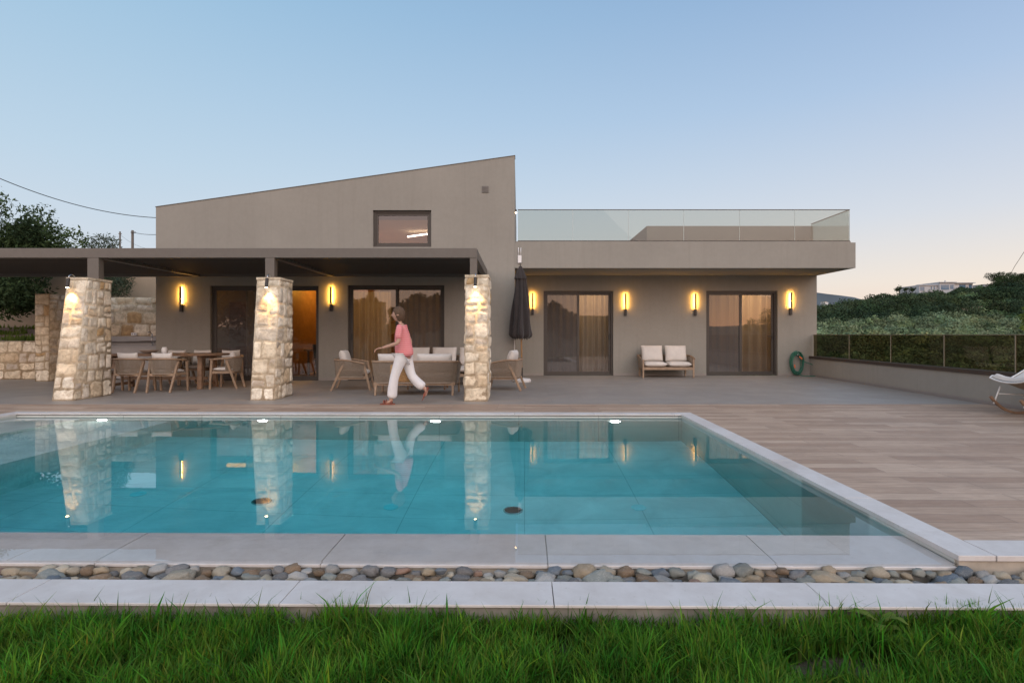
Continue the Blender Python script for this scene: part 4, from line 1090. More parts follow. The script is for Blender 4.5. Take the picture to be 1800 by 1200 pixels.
tag(bo.build('plate', M['teak_light'], smooth=True), 'small round wooden coaster plate on the right half of the table', 'plate')

from mathutils import Euler
def sofa(W, nc, label, name, cat, group=None, D=.78, back=.66, cush_top=.86, low=.20, seath=.40, legs='straight', rope_low=True):
    t = thing(name, (0,0,0), label, cat, group); h = W/2; d = D/2
    for sx in (-1, 1):
        if legs == 'straight':
            L = [((sx*(h-.05), d-.06, 0), (sx*(h-.05), d-.06, back-.09), .05, .05), ((sx*(h-.09), -d+.03, 0), (sx*(h-.09), -d+.08, low+.05), .05, .05)]
        else:
            L = [((sx*(h-.02), d+.02, 0), (sx*(h-.04), d-.12, back-.08), .04, .055), ((sx*(h-.04), -d-.06, 0), (sx*(h-.03), -d+.22, back-.04), .04, .055)]
        for a, c, w1, w2 in L:
            b = MB(); b.bar(a, c, w1*.8, w2*.8, w1, w2); b.build('leg', M['teak_light'], t, bevel=.006, local=True)
    b = MB(); zf = low+.03
    b.bar((-h+.06, d-.06, zf), (h-.06, d-.06, zf), .04, .06); b.bar((-h+.08, -d+.06, zf), (h-.08, -d+.06, zf), .04, .06)
    for sx in (-1, 1): b.bar((sx*(h-.07), -d+.05, zf), (sx*(h-.07), d-.05, zf), .04, .06)
    b.box(-h+.07, h-.07, -d+.07, d-.06, zf+.031, zf+.045); b.build('seat_frame', M['teak_light'], t, bevel=.004, local=True)
    # U-shaped rim
    rc = .16
    def rim(s_, z):   # s_ 0..1 along the U: left arm front -> back -> right arm front
        k = (z-low)/(back-low); ins = .05*(1-k)
        hx, dy_ = h-ins, d-ins*.6
        segs = [('l', dy_*2-rc-.10), ('a', rc*math.pi/2), ('b', 2*(hx-rc)), ('a', rc*math.pi/2), ('r', dy_*2-rc-.10)]
        tot = sum(q_[1] for q_ in segs); p = s_*tot
        for i, (kk, ll) in enumerate(segs):
            if p <= ll or i == 4: break
            p -= ll
        f = p/ll; zz = z
        if i == 0: x, y = -hx, (dy_-.10)-f*ll; arm = 1-f
        elif i == 1: a = math.pi+f*math.pi/2; x, y = -hx+rc+rc*math.cos(a), -dy_+rc+rc*math.sin(a); arm = 0
        elif i == 2: x, y = -hx+rc+f*ll, -dy_; arm = 0
        elif i == 3: a = 1.5*math.pi+f*math.pi/2; x, y = hx-rc+rc*math.cos(a), -dy_+rc+rc*math.sin(a); arm = 0
        else: x, y = hx, -dy_+rc+f*ll; arm = f
        if z > low+.02: zz = low+(z-low)*(1-.20*arm**1.5*k)
        return (x, y, zz)
    b = MB(); b.tube([rim(k/60, back) for k in range(61)], .020, 8); b.build('arm_rail', M['teak_light'], t, smooth=True, local=True)
    b = MB(); n = int((W+D*1.6)/.020)
    for i in range(n):
        s_ = (i+.5)/n; b.tube([rim(s_, low+.05), rim(s_, (low+back)/2), rim(s_, back)], .0085, 4, caps=False)
    b.tube([rim(k/50, low+.05) for k in range(51)], .015, 6); b.tube([rim(k/50, (low+back)*.5) for k in range(51)], .007, 5)
    b.build('rope_back', M['rope'], t, smooth=True, local=True)
    if W > 1.2:
        b = MB(); b.bar((0, -d-.012, low+.02), (0, -d-.012, back-.02), .022, .02); b.build('back_post', M['teak_light'], t, local=True)
    cw = (W-.14)/nc
    for i in range(nc):
        cx_ = -W/2+.07+cw*(i+.5)
        b = MB(); b.cushion((cx_, .03, seath-.05), cw-.01, D-.13, .15, 10, .02, .28, seed=i); b.build('seat_cushion', M['cushion'], t, smooth=True, local=True, weld=True, sub=1)
        hh = cush_top-seath
        b = MB(); b.cushion((cx_, -d+.19, seath+.02+hh/2), cw-.03, hh+.04, .19, 10, .05, .42, Euler((R(-76),0,R(rnd.uniform(-3,3)))), seed=i+7); b.build('back_cushion', M['cushion'], t, smooth=True, local=True, weld=True, sub=1)
    return t
s1 = sofa(1.50, 2, 'cream two-seat teak loveseat against the house wall between the two right-hand doors', 'loveseat', 'loveseat', D=.74, back=.60, cush_top=.87, low=.22, seath=.42)
s1.location = (XA(1170.5, 15.45), 15.50, 0); s1.rotation_euler = (0,0,R(180))
s2 = sofa(1.70, 2, 'two-seat rope-backed sofa with its back to the pool, behind the walking person', 'sofa', 'sofa', D=.84, back=.67, cush_top=.80, low=.20, seath=.40)
s2.location = (XA(728, 10.75), 11.12, 0)
s3 = sofa(2.15, 3, 'three-seat cream sofa facing the pool, beneath the right half of the sitting-area door', 'sofa', 'sofa', D=.84, back=.67, cush_top=.87, low=.20, seath=.42)
s3.location = (XA(778, 13.2), 13.28, 0); s3.rotation_euler = (0,0,R(180))
a1 = sofa(.72, 1, 'rope armchair with cream cushions at the left of the sofas, facing right', 'armchair', 'armchair', 'rope armchairs at either end of the sitting area', D=.74, back=.66, cush_top=.84, low=.24, seath=.43, legs='slant')
a1.location = (XA(621, 11.95), 12.0, 0); a1.rotation_euler = (0,0,R(-82))
dup(a1, (XA(886, 11.95), 12.0, 0), R(80), 'rope armchair with cream cushions right of the right pillar, facing left towards the sofas')
ct = thing('coffee_table', (XA(752,12.1), 12.15, 0), 'low teak coffee table hidden mostly between the two sofas', 'coffee table')
b = MB(); x = XA(752,12.1); b.box(x-.45, x+.45, 11.85, 12.4, .33, .365); b.build('tabletop', M['teak'], ct, bevel=.005)
for sx in (-.4,.4):
    for sy in (11.9, 12.35):
        b = MB(); b.bar((x+sx, sy, 0), (x+sx, sy, .33), .04, .04); b.build('leg', M['teak'], ct)

# ------------------------------------------------------------------ parasol
UX, UY = XA(918, 13.9), 13.9
um = thing('parasol', (UX, UY, 0), 'closed charcoal parasol on a wooden pole with a white base at the house corner', 'parasol')
b = MB(); b.lathe([(.235,0),(.24,.05),(.20,.085),(.05,.10),(.001,.10)], (UX-.01, UY, .001), 8); b.build('base', M['umb_base'], um, bevel=.006)
b = MB(); b.tube([(UX-.01, UY, .10), (UX-.012, UY, .36)], .026, 12); b.build('sleeve', M['black'], um)
b = MB(); b.tube([(UX-.012, UY, .361), (UX-.05, UY, 2.86)], .019, 12); b.build('pole', simple('parasol_wood', (.42,.24,.11), .5, .15, 12, 0), um, smooth=True)
b = MB()
def fold(a, z): return 1+.16*math.cos(8*a)*(1 if z < 2.7 else .5)+.07*math.sin(5*a+z*3)+.04*math.sin(13*a-z*5)
pr = []
for k in range(26):
    t_ = k/25; z = 1.20+(2.66-1.20)*t_; pr.append((.262-.148*t_**1.0-.02*math.sin(t_*9)*.3, z))
b.lathe([(pr[0][0]*.72, 1.10),(pr[0][0]*.93,1.15)]+pr+[(.06,2.70)], (UX-.035, UY, 0), 72, fold, caps=False)
b.build('canopy', M['umbrella'], um, smooth=True)
b = MB(); b.lathe([(.150,2.615),(.145,2.64),(.12,2.72),(.075,2.84),(.035,2.93),(.012,2.95)], (UX-.045, UY, 0), 64, lambda a, z: 1+.10*math.cos(8*a), caps=False)
b.build('canopy_cap', M['umbrella'], um, smooth=True)
b = MB(); b.tube([(UX-.05, UY, 2.93), (UX-.05, UY, 3.0)], [.018,.008], 10); b.build('finial', M['black'], um)
b = MB()
for k in range(8):
    a = k*math.pi/4+.2; b.tube([(UX-.03+.05*math.cos(a), UY+.05*math.sin(a), 1.45), (UX-.03+.17*math.cos(a), UY+.17*math.sin(a), 1.07)], .009, 6)
b.build('ribs', M['black'], um)

# ------------------------------------------------------------------ hose
hs = thing('garden_hose', (XA(1401,15.9), 15.85, 0), 'coiled green garden hose hanging on the wall by the parapet, its tail on the floor', 'hose')
hx, hz = XA(1401.5, 15.88), ZA(636.5, 15.88); pts = []
for k in range(0, 9*24):
    a = 2*math.pi*k/24; lp_ = k/24; r_ = .17+.018*math.sin(lp_*2.4)+.012*math.sin(lp_*5.1)
    pts.append((hx+.02*math.sin(lp_*1.9)+r_*math.sin(a), 15.955-.012*lp_-.012*math.sin(a*.5), hz-.02-.03*math.sin(lp_*1.3)+(r_+.13)*math.cos(a)*1.0))
b = MB(); b.tube(pts, .0115, 7); b.build('coil', M['hose'], hs, smooth=True)
tl = [(hx+.05, 15.86, .05),(hx+.12, 15.78, .014),(hx+.45, 15.62, .014),(hx+.58, 15.56, .014),(hx+.56, 15.68, .13),(hx+.46,15.80,.30),(hx+.25,15.90,.40),(hx+.17,15.93,.45)]
sm = []
for i in range(len(tl)-1):
    p0, p1, p2, p3 = [Vector(tl[max(0, min(len(tl)-1, i+o_))]) for o_ in (-1, 0, 1, 2)]
    for s_ in range(6):
        u_ = s_/6; sm.append(.5*((2*p1)+(-p0+p2)*u_+(2*p0-5*p1+4*p2-p3)*u_*u_+(-p0+3*p1-3*p2+p3)*u_**3))
b = MB(); b.tube(sm, .0115, 7); b.build('tail', M['hose'], hs, smooth=True)
b = MB(); b.tube([(hx+.02,15.80,hz+.17),(hx+.09,15.79,hz+.10)], [.018,.026], 10); b.tube([(hx-.12,15.80,hz-.06),(hx-.11,15.80,hz-.16)], .018, 8); b.build('nozzle', M['orange'], hs)
b = MB(); b.tube([(hx-.02,15.97,hz+.20),(hx-.02,15.82,hz+.20),(hx-.02,15.80,hz+.235)], .013, 8); b.build('wall_hook', M['chrome'], hs, smooth=True)

# ------------------------------------------------------------------ rocking chair
RX, RY = 7.54, 8.02
rk = thing('rocking_chair', (RX, RY, 0), 'white cushioned rocking chair with dark wooden rockers at the right edge', 'rocking chair')
for sy in (-.25, .25):
    pts = []
    for k in range(15):
        t_ = -1+2*k/14; pts.append((RX+.02+t_*.42, RY+sy, .017+.20*t_*t_+(.05*max(0,-t_)**3)))
    b = MB()
    for p, q_ in zip(pts[:-1], pts[1:]): b.bar(p, q_, .03, .034)
    b.build('rocker', M['teak'], rk)
    b = MB(); b.tube([(RX-.35, RY+sy, .155), (RX-.27, RY+sy*.9, .42)], .011, 8); b.tube([(RX+.30, RY+sy, .11), (RX+.12, RY+sy*.9, .42)], .011, 8)
    b.tube([(RX-.31, RY+sy*.95, .31), (RX+.20, RY+sy*.95, .29)], .009, 8); b.build('leg_frame', M['white_metal'], rk, smooth=True)
def shell(u, v):   # u along the side profile from front lip up the back, v across
    prof = [(-.36,.505),(-.30,.50),(-.20,.455),(-.07,.405),(.04,.39),(.14,.445),(.25,.53),(.36,.66),(.46,.80),(.54,.90)]
    k = u*(len(prof)-1); i = min(int(k), len(prof)-2); f = k-i
    x = ang(prof[i][0], prof[i+1][0], f); z = ang(prof[i][1], prof[i+1][1], f)
    wd_ = .30+.06*math.sin(math.pi*min(1, u*1.15)); lift = (abs(v)**2.2)*(.05+.10*math.sin(math.pi*u))
    return Vector((RX+x-.5*lift*u, RY+v*wd_, z+lift))
b = MB(); nu, nv = 30, 12; vs = [shell(i/nu, -1+2*j/nv) for i in range(nu+1) for j in range(nv+1)]
fs = [(i*(nv+1)+j, i*(nv+1)+j+1, (i+1)*(nv+1)+j+1, (i+1)*(nv+1)+j) for i in range(nu) for j in range(nv)]
b.add(vs, fs); b.add([v_-Vector((0,0,.02)) for v_ in vs], [f[::-1] for f in fs]); b.build('seat_shell', M['rope'], rk, smooth=True)
b = MB(); b.tube([shell(i/nu, -1)-Vector((0,0,.01)) for i in range(nu+1)]+[shell(1, -1+2*j/nv)-Vector((0,0,.01)) for j in range(nv+1)]+[shell(i/nu, 1)-Vector((0,0,.01)) for i in range(nu, -1, -1)]+[shell(0, 1-2*j/nv)-Vector((0,0,.01)) for j in range(nv)], .014, 8, closed=True)
b.build('rim', M['white_metal'], rk, smooth=True)
b = MB(); vs = []
for i in range(nu+1):
    for j in range(nv+1):
        u = i/nu; v = (-1+2*j/nv); p = shell(.02+.95*u, v*.93); e = (1-abs(2*u-1)**8)*(1-abs(v)**6)
        tuft = .018*abs(math.sin(u*math.pi*3))**.5; vs.append(p+Vector((-.045*e*u, 0, .012+(.055+tuft)*e**.5)))
b.add(vs, fs); b.build('cushion', M['cushion'], rk, smooth=True)

# ------------------------------------------------------------------ person
def skin(name, pts, edges, mat, parent, sub=2, root=0, loc=None):
    """pts: (x,y,z,rx,ry)"""
    o = woff(parent)
    me = bpy.data.meshes.new(name); me.from_pydata([(p[0]-o.x, p[1]-o.y, p[2]-o.z) for p in pts], edges, [])
    ob = bpy.data.objects.new(name, me); col.objects.link(ob); ob.parent = parent
    m = ob.modifiers.new('skin', 'SKIN'); m.use_smooth_shade = True; m.branch_smoothing = .6
    sv = me.skin_vertices[0].data
    for i, p in enumerate(pts): sv[i].radius = (p[3], p[4] if len(p) > 4 else p[3]); sv[i].use_root = (i == root)
    s_ = ob.modifiers.new('s', 'SUBSURF'); s_.levels = sub; s_.render_levels = sub
    me.materials.append(mat); return ob
PXx, PYy = -2.02, 9.47
pe = thing('person', (PXx, PYy, 0), 'person in pink striped shirt and white trousers striding left with a tan bag', 'person')
def pp(dx, dy, z, r, r2=None): return (PXx+dx, PYy+dy, z, r, r if r2 is None else r2)
# body: pelvis, torso, neck, head, arms, legs
B = [pp(.03,0,.86,.115,.14), pp(.02,0,1.02,.095,.125), pp(-.01,0,1.20,.115,.15), pp(-.02,0,1.335,.075,.12), pp(-.035,0,1.405,.046), pp(-.05,0,1.47,.052),
     pp(-.01,-.17,1.325,.045), pp(-.02,-.235,1.06,.037), pp(-.24,-.22,.99,.028), pp(-.30,-.21,.975,.022),       # 6-9 near arm (towards camera), forearm forward
     pp(-.01,.17,1.325,.045), pp(.10,.23,1.07,.037), pp(.02,.24,.83,.028), pp(.00,.24,.78,.022),                  # 10-13 far arm
     pp(-.01,-.09,.80,.085,.09), pp(-.12,-.09,.47,.056), pp(-.17,-.09,.13,.038), pp(-.175,-.09,.055,.036), pp(-.28,-.09,.028,.03,.02),   # 14-18 front leg
     pp(.05,.09,.80,.085,.09), pp(.13,.09,.48,.056), pp(.36,.09,.27,.038), pp(.41,.09,.23,.034), pp(.37,.09,.12,.028,.02)]  # 19-23 rear leg
E = [(0,1),(1,2),(2,3),(3,4),(4,5),(3,6),(6,7),(7,8),(8,9),(3,10),(10,11),(11,12),(12,13),(0,14),(14,15),(15,16),(16,17),(17,18),(0,19),(19,20),(20,21),(21,22),(22,23)]
body = skin('body', B, E, M['skin'], pe)
# head (facing left) built as a shaped ellipsoid with nose, brow, chin, ears
hb = MB(); hc = Vector((PXx-.075, PYy, 1.545)); vs = []; n1, n2 = 22, 28
for i in range(n1+1):
    ph = math.pi*i/n1
    for j in range(n2):
        th = 2*math.pi*j/n2; v = Vector((math.sin(ph)*math.cos(th), math.sin(ph)*math.sin(th), math.cos(ph)))
        p = Vector((v.x*.098, v.y*.076, v.z*.118))
        if v.z < -.1: p.x *= 1-.22*(-v.z-.1); p.y *= 1-.35*(-v.z-.1)
        fc_ = max(0, -v.x)
        if fc_ > 0:
            p.x -= .026*math.exp(-((v.y/.16)**2+((v.z+.10)/.20)**2))*fc_      # nose
            p.x += .012*math.exp(-(((abs(v.y)-.36)/.15)**2+((v.z-.06)/.11)**2))  # eye sockets
            p.x -= .008*math.exp(-((v.y/.25)**2+((v.z+.50)/.07)**2))          # lips
            p.x -= .010*math.exp(-((v.y/.3)**2+((v.z+.85)/.14)**2))           # chin
        vs.append(hc+p)
hb.add(vs, [(i*n2+j, (i+1)*n2+j, (i+1)*n2+(j+1) % n2, i*n2+(j+1) % n2) for i in range(n1) for j in range(n2)])
for s_ in (-1, 1): hb.lathe([(.001,-.010),(.020,-.008),(.024,0),(.018,.008),(.001,.006)], (hc.x+.012, hc.y+s_*.077, hc.z-.008), 10)
hd = hb.build('head', M['skin'], pe, smooth=True)
eb = MB()
for s_ in (-1, 1): eb.lathe([(.001,-.008),(.007,-.004),(.008,0),(.007,.004),(.001,.008)], (hc.x-.082, hc.y+s_*.029, hc.z+.008), 10)
eb.build('eyes', M['black'], pe, smooth=True)
hr = MB(); vs = []
for i in range(n1+1):
    ph = math.pi*i/n1
    for j in range(n2):
        th = 2*math.pi*j/n2; v = Vector((math.sin(ph)*math.cos(th), math.sin(ph)*math.sin(th), math.cos(ph)))
        k = 1.17+.12*mnoise.noise(v*3.3)+.05*mnoise.noise(v*11)
        zlim = -.95 if v.x > .1 else ang(.42, -.95, max(0, min(1, (v.x+.75)/.85)))
        if v.z < zlim: k = .80
        vs.append(hc+Vector((v.x*.098*k+.008, v.y*.077*k, v.z*.118*k+.004)))
hr.add(vs, [(i*n2+j, (i+1)*n2+j, (i+1)*n2+(j+1) % n2, i*n2+(j+1) % n2) for i in range(n1) for j in range(n2)]); hr.build('hair', M['hair'], pe, smooth=True)
# shirt and trousers
S = [pp(.045,0,.79,.165,.190), pp(.03,0,.92,.145,.17), pp(.01,0,1.07,.128,.155), pp(-.01,0,1.22,.128,.165), pp(-.02,0,1.33,.085,.13), pp(-.032,0,1.39,.058),
     pp(-.01,-.175,1.325,.062), pp(-.025,-.238,1.11,.060), pp(-.01,.175,1.325,.062), pp(.06,.225,1.12,.058)]
skin('shirt', S, [(0,1),(1,2),(2,3),(3,4),(4,5),(4,6),(6,7),(4,8),(8,9)], M['shirt'], pe)
TR = [pp(.03,0,.88,.125,.145), pp(-.01,-.09,.78,.105,.11), pp(-.12,-.09,.47,.078), pp(-.155,-.09,.22,.088), pp(-.155,-.09,.09,.094),
      pp(.06,.09,.78,.105,.11), pp(.14,.09,.48,.080), pp(.27,.09,.34,.088), pp(.37,.09,.265,.092)]
skin('trousers', TR, [(0,1),(1,2),(2,3),(3,4),(0,5),(5,6),(6,7),(7,8)], M['trousers'], pe)
def hand(wr, d, up, out, curl, nm='hand'):
    """palm + four fingers + thumb as one skinned piece; d along the hand, out = thumb side"""
    wr, d, up, out = Vector(wr), Vector(d).normalized(), Vector(up).normalized(), Vector(out).normalized()
    pts = [(*wr, .022, .018), (*(wr+d*.045), .030, .016)]; ed = [(0, 1)]
    for k in range(4):
        base = wr+d*.085+out*(.030-.020*k); L = [.040,.046,.043,.033][k]
        i0 = len(pts); pts.append((*base, .0095, .009)); ed.append((1, i0)); p = base; dd = d
        for s_ in range(3):
            dd = (dd-up*curl*(.5+.35*s_)).normalized(); p = p+dd*L*(.8-.15*s_); pts.append((*p, .0085-.001*s_, .008-.001*s_)); ed.append((len(pts)-2, len(pts)-1))
    p = wr+d*.03+out*.03; i0 = len(pts); pts.append((*p, .011, .011)); ed.append((1, i0))
    for s_ in range(2): p = p+(d*.6+out*.7-up*.4*s_).normalized()*.032; pts.append((*p, .009, .009)); ed.append((len(pts)-2, len(pts)-1))
    skin(nm, pts, ed, M['skin'], pe, sub=1)
hand((PXx-.295, PYy-.21, .977), (-1,0,-.2), (-.2,0,1), (0,1,0), .7)
hand((PXx+.0, PYy+.24, .785), (-.12,0,-1), (1,0,0), (-1,-.2,0), .75)
for k, (dx, dy, z, pitch) in enumerate(((-.235,-.09,.014,0), (.39,.09,.16,R(62)))):
    b = MB(); n = 20; sole = []
    for i in range(n):
        a = 2*math.pi*i/n; sole.append((.130*math.cos(a), .042*math.sin(a)*(1.0 if math.cos(a) < 0 else .8)))
    def fn(zz): return lambda x, y: (PXx+dx+x*math.cos(pitch)-zz*math.sin(pitch)*(-1), PYy+dy+y, z+zz*math.cos(pitch)+(x*math.sin(pitch)))
    b.prism(sole, fn(-.012), fn(.006))
    for xx in (-.06, -.02, .07):
        b.tube([(PXx+dx+xx*math.cos(pitch), PYy+dy+.046*math.cos(a_), z+xx*math.sin(pitch)+.006+.055*math.sin(a_)) for a_ in [math.pi*q_/8 for q_ in range(9)]], .010, 6)
    b.build('sandal', M['sandal'], pe)
bg = thing('tote_bag', (PXx-.02, PYy+.24, .40), 'tan woven bag hanging from the hand of the walking person', 'bag')
b = MB(); bx0 = PXx-.06; vs = []; n = 28
for k, (z, sc) in enumerate(((.36,.88),(.40,.97),(.52,1.0),(.66,.97),(.665,.93),(.60,.92))):
    for i in range(n):
        a = 2*math.pi*i/n; e = lambda c: math.copysign(abs(c)**.6, c); vs.append((bx0+.21*sc*e(math.cos(a)), PYy+.27+.075*sc*e(math.sin(a)), z))
b.add(vs, [(k*n+i, k*n+(i+1) % n, (k+1)*n+(i+1) % n, (k+1)*n+i) for k in range(5) for i in range(n)]+[tuple(range(n))[::-1]])
b.build('basket', M['basket'], bg, smooth=True)
for sy in (-.05, .05):
    b = MB(); b.tube([(bx0+.13*math.cos(a), PYy+.27+sy*(1-.6*math.sin(a)), .65+.085*math.sin(a)) for a in [math.pi*q_/10 for q_ in range(11)]], .008, 6); b.build('handle', M['basket'], bg)

# ------------------------------------------------------------------ trees
def leaves(centres, radii, n, size, seed=0, squash=1.0, shell_=.55, dark=(.55,1.25), narrow=.45):
    """leaf-sized quads spread through overlapping clumps; returns V, idx, colours"""
    r_ = np.random.RandomState(seed); cs = np.array(centres, float); rs = np.array(radii, float)
    p = rs**2/np.sum(rs**2); k = r_.choice(len(cs), n, p=p)
    d = r_.normal(size=(n, 3)); d /= np.linalg.norm(d, axis=1)[:, None]
    rad = rs[k]*(shell_+(1.08-shell_)*r_.rand(n)**.7)
    lump = np.array([mnoise.noise(Vector((a*2.2+kk, b_*2.2, c*2.2))) for (a, b_, c), kk in zip(d, k)])
    rad *= 1+.35*lump
    c = cs[k]+d*rad[:, None]*np.array([1, 1, squash])
    a = r_.normal(size=(n, 3)); a += d*.25; a /= np.linalg.norm(a, axis=1)[:, None]
    b_ = np.cross(a, d+.7*r_.normal(size=(n, 3))); b_ /= np.linalg.norm(b_, axis=1)[:, None]
    s_ = size*r_.uniform(.6, 1.4, n)[:, None]
    V = np.stack([c-a*s_, c+b_*s_*narrow, c+a*s_, c-b_*s_*narrow], 1)
    tone = (r_.uniform(dark[0], dark[1], (len(cs), 1))[k])*r_.uniform(.75, 1.25, (n, 1))
    C = np.repeat(np.repeat(tone, 3, 1)[:, None], 4, 1)
    return V.reshape(-1, 3), np.arange(n*4), C.reshape(-1, 3)
def tree(name, base, h, centres, radii, n, size, mat, label, cat='tree', group=None, seed=0, trunk=.14, **k):
    t = thing(name, base, label, cat, group)
    V, idx, C = leaves(centres, radii, n, size, seed, **k)
    np_mesh('crown', V, 4, idx, mat, t, C)
    b = MB(); B0 = Vector(base); rr = random.Random(seed)
    top = B0+Vector((rr.uniform(-.1,.1), rr.uniform(-.1,.1), h)); mid = (B0+top)/2+Vector((rr.uniform(-.1,.1), 0, 0))*h*.3
    b.tube([B0, mid, top], [trunk, trunk*.75, trunk*.5], 9)
    for c in centres[:14]:
        c = Vector(c); m_ = top*.5+c*.5+Vector((0,0,-.08*h)); b.tube([top-Vector((0,0,.15*h*rr.random())), m_, c], [trunk*.42, trunk*.25, trunk*.08], 6)
    b.build('trunk', M['bark'], t, smooth=True); return t
def clump(cx_, cy_, cz_, rx, ry, rz, n, r0, r1, seed):
    rr = random.Random(seed); cs, rs = [], []
    for _ in range(n):
        d = Vector((rr.gauss(0,1), rr.gauss(0,1), rr.gauss(0,1))).normalized()*rr.random()**.4
        cs.append((cx_+d.x*rx, cy_+d.y*ry, cz_+d.z*rz)); rs.append(rr.uniform(r0, r1))
    return cs, rs
cs, rs = clump(-16.3, 16.9, 4.15, 2.0, 1.3, 1.45, 30, .42, .9, 3)
c2, r2 = clump(-14.7, 16.6, 4.0, 1.05, .8, .6, 14, .3, .5, 4); c3, r3 = clump(-15.6, 16.2, 2.4, 1.5, .6, .45, 14, .3, .6, 5)
c4, r4 = clump(-14.6, 16.0, 2.2, .75, .4, .5, 8, .2, .38, 6)
tree('carob_tree', (-16.4, 17.0, 1.0), 2.2, cs+c2+c3+c4, rs+r2+r3+r4, 38000, .060, M['leaf_dark'], 'dense dark evergreen tree rising behind the pergola at far left', seed=3, narrow=.4, dark=(.5,1.35))
cs, rs = clump(-17.6, 15.9, 3.45, .8, .5, .8, 9, .35, .6, 8)
tree('olive_tree', (-17.6, 16.0, 1.0), 1.6, cs, rs, 8000, .045, M['leaf_olive'], 'paler grey-green tree at the left edge in front of the dark one', seed=8, trunk=.09, narrow=.25)
cs, rs = clump(-13.6, 17.9, 3.55, .55, .5, .85, 9, .25, .42, 11); c2, r2 = clump(-13.0, 17.3, 2.75, .75, .4, .4, 8, .22, .4, 12)
tree('bay_tree', (-13.4, 17.9, 1.3), 1.5, cs+c2, rs+r2, 9000, .040, M['leaf_olive'], 'small green tree behind the stone wall right of the left pillar', seed=11, trunk=.08, narrow=.35)
# utility poles and cables behind
UP = thing('utility_pole', (XA(233,42), 42, 0), 'thicker grey utility pole above the pergola, nearer the house', 'utility pole', 'utility poles behind the garden')
b = MB(); b.tube([(XA(233,42), 42, 0), (XA(233,42), 42, ZA(405,42))], [.12, .09], 10); b.build('mast', M['pergola'], UP)
b = MB(); b.bar((XA(233,42)-.05,41.9,ZA(409,42)),(XA(233,42)+.3,41.9,ZA(409,42)),.08,.08); b.build('bracket', M['pergola'], UP)
UP2 = thing('utility_pole', (XA(211,44), 44, 0), 'thinner grey utility pole above the pergola, further from the house', 'utility pole', 'utility poles behind the garden')
b = MB(); b.tube([(XA(211,44), 44, 0), (XA(211,44), 44, ZA(407,44))], [.08, .06], 10); b.build('mast', M['pergola'], UP2)
b = MB(); b.bar((XA(211,44)-.12,44,ZA(411,44)),(XA(211,44)+.12,44,ZA(411,44)),.06,.06); b.build('bracket', M['pergola'], UP2)
def cable(p, q_, sag, r_, label):
    p, q_ = Vector(p), Vector(q_); b = MB(); b.tube([p.lerp(q_, k/24)-Vector((0,0,4*sag*(k/24)*(1-k/24))) for k in range(25)], r_, 6)
    tag(b.build('cable', M['black']), label, 'cable')
cable(P(-60, 287, 18), P(279, 383, 22), .38, .014, 'thick black overhead cable sloping down to the left end of the house')
cable((XA(233,42), 41.9, ZA(408,42)), P(290, 411, 34), .12, .02, 'thin cable from the thicker utility pole to the house')
cable((XA(211,44), 44, ZA(412,44)), P(300, 436, 34), .5, .008, 'faint thin cable sagging from the thinner utility pole')

# ------------------------------------------------------------------ hillside on the right
def scrub(name, n, ylo, yhi, rlo, rhi, mat, seed, per=90, rows=False, leaf=.14, tlo=.45, thi=1.35, fn=None):
    r_ = np.random.RandomState(seed); Vs, Cs = [], []; cnt = 0
    for _ in range(n):
        y = r_.uniform(ylo, yhi)
        x = y*r_.uniform(.44, 1.12)
        if rows: y = round((y+.12*x)/rows)*rows-.12*x+r_.uniform(-.5, .5); x = round(x/3.6)*3.6+r_.uniform(-.6, .6)
        if fn and not fn(x, y): continue
        z = hill_h(x, y); s_ = r_.uniform(rlo, rhi); m_ = int(per*2.6*(s_/rhi)**1.3)+30
        d = r_.normal(size=(m_, 3)); d /= np.linalg.norm(d, axis=1)[:, None]; d[:, 2] = np.abs(d[:, 2])*1.0-.15
        rad = s_*(.62+.42*r_.rand(m_)); ph = r_.rand(4)*6; rad *= 1+.22*np.sin(d[:,0]*4+ph[0])*np.cos(d[:,1]*4+ph[1])
        c = np.array([x, y, z+.25*s_])+d*rad[:, None]*np.array([1.15, 1.15, r_.uniform(.8, 1.15)])
        a = np.cross(d+.35*r_.normal(size=(m_, 3)), r_.normal(size=(m_, 3))); a /= np.linalg.norm(a, axis=1)[:, None]; b_ = np.cross(a, d+.35*r_.normal(size=(m_, 3))); b_ /= np.linalg.norm(b_, axis=1)[:, None]
        L = (leaf*.5*s_+.07)*r_.uniform(.6, 1.3, (m_, 1))*(1+y/300)
        Vs.append(np.stack([c-a*L, c+b_*L*.7, c+a*L, c-b_*L*.7], 1).reshape(-1, 3))
        tone = r_.uniform(tlo, thi)*r_.uniform(.8, 1.2, (m_, 1))*(1+.5*mnoise.noise(Vector((x*.05, y*.11, seed)))); Cs.append(np.repeat(np.repeat(tone*np.array([[r_.uniform(.9,1.2), 1, r_.uniform(.85,1.1)]]), 1, 0)[:, None], 4, 1).reshape(-1, 3))
    V = np.concatenate(Vs); tag(np_mesh(name, V, 4, np.arange(len(V)), mat, colr=np.concatenate(Cs)), kind='stuff')
soilp = lambda x, y: ((x-.825*y)/6.5)**2+((y-116)/3.2)**2 > 1
scrub('scrub', 900, 103, 151, .8, 1.6, M['leaf_scrub'], 1, 90, leaf=.12, fn=soilp, tlo=.5, thi=1.9)
scrub('woodland', 260, 106, 141, 1.8, 3.2, M['leaf_scrub'], 5, 260, leaf=.055, fn=lambda x, y: soilp(x, y) and mnoise.noise(Vector((x*.06, y*.10, 7))) > -.08, tlo=.35, thi=1.0)
scrub('olive_grove', 400, 68, 104, 1.5, 2.1, M['leaf_grove'], 2, 190, rows=7.6, leaf=.06, tlo=.6, thi=1.45)
scrub('undergrowth', 700, 28, 70, .7, 1.8, M['leaf_grove'], 3, 130, leaf=.08, tlo=.45, thi=1.5)
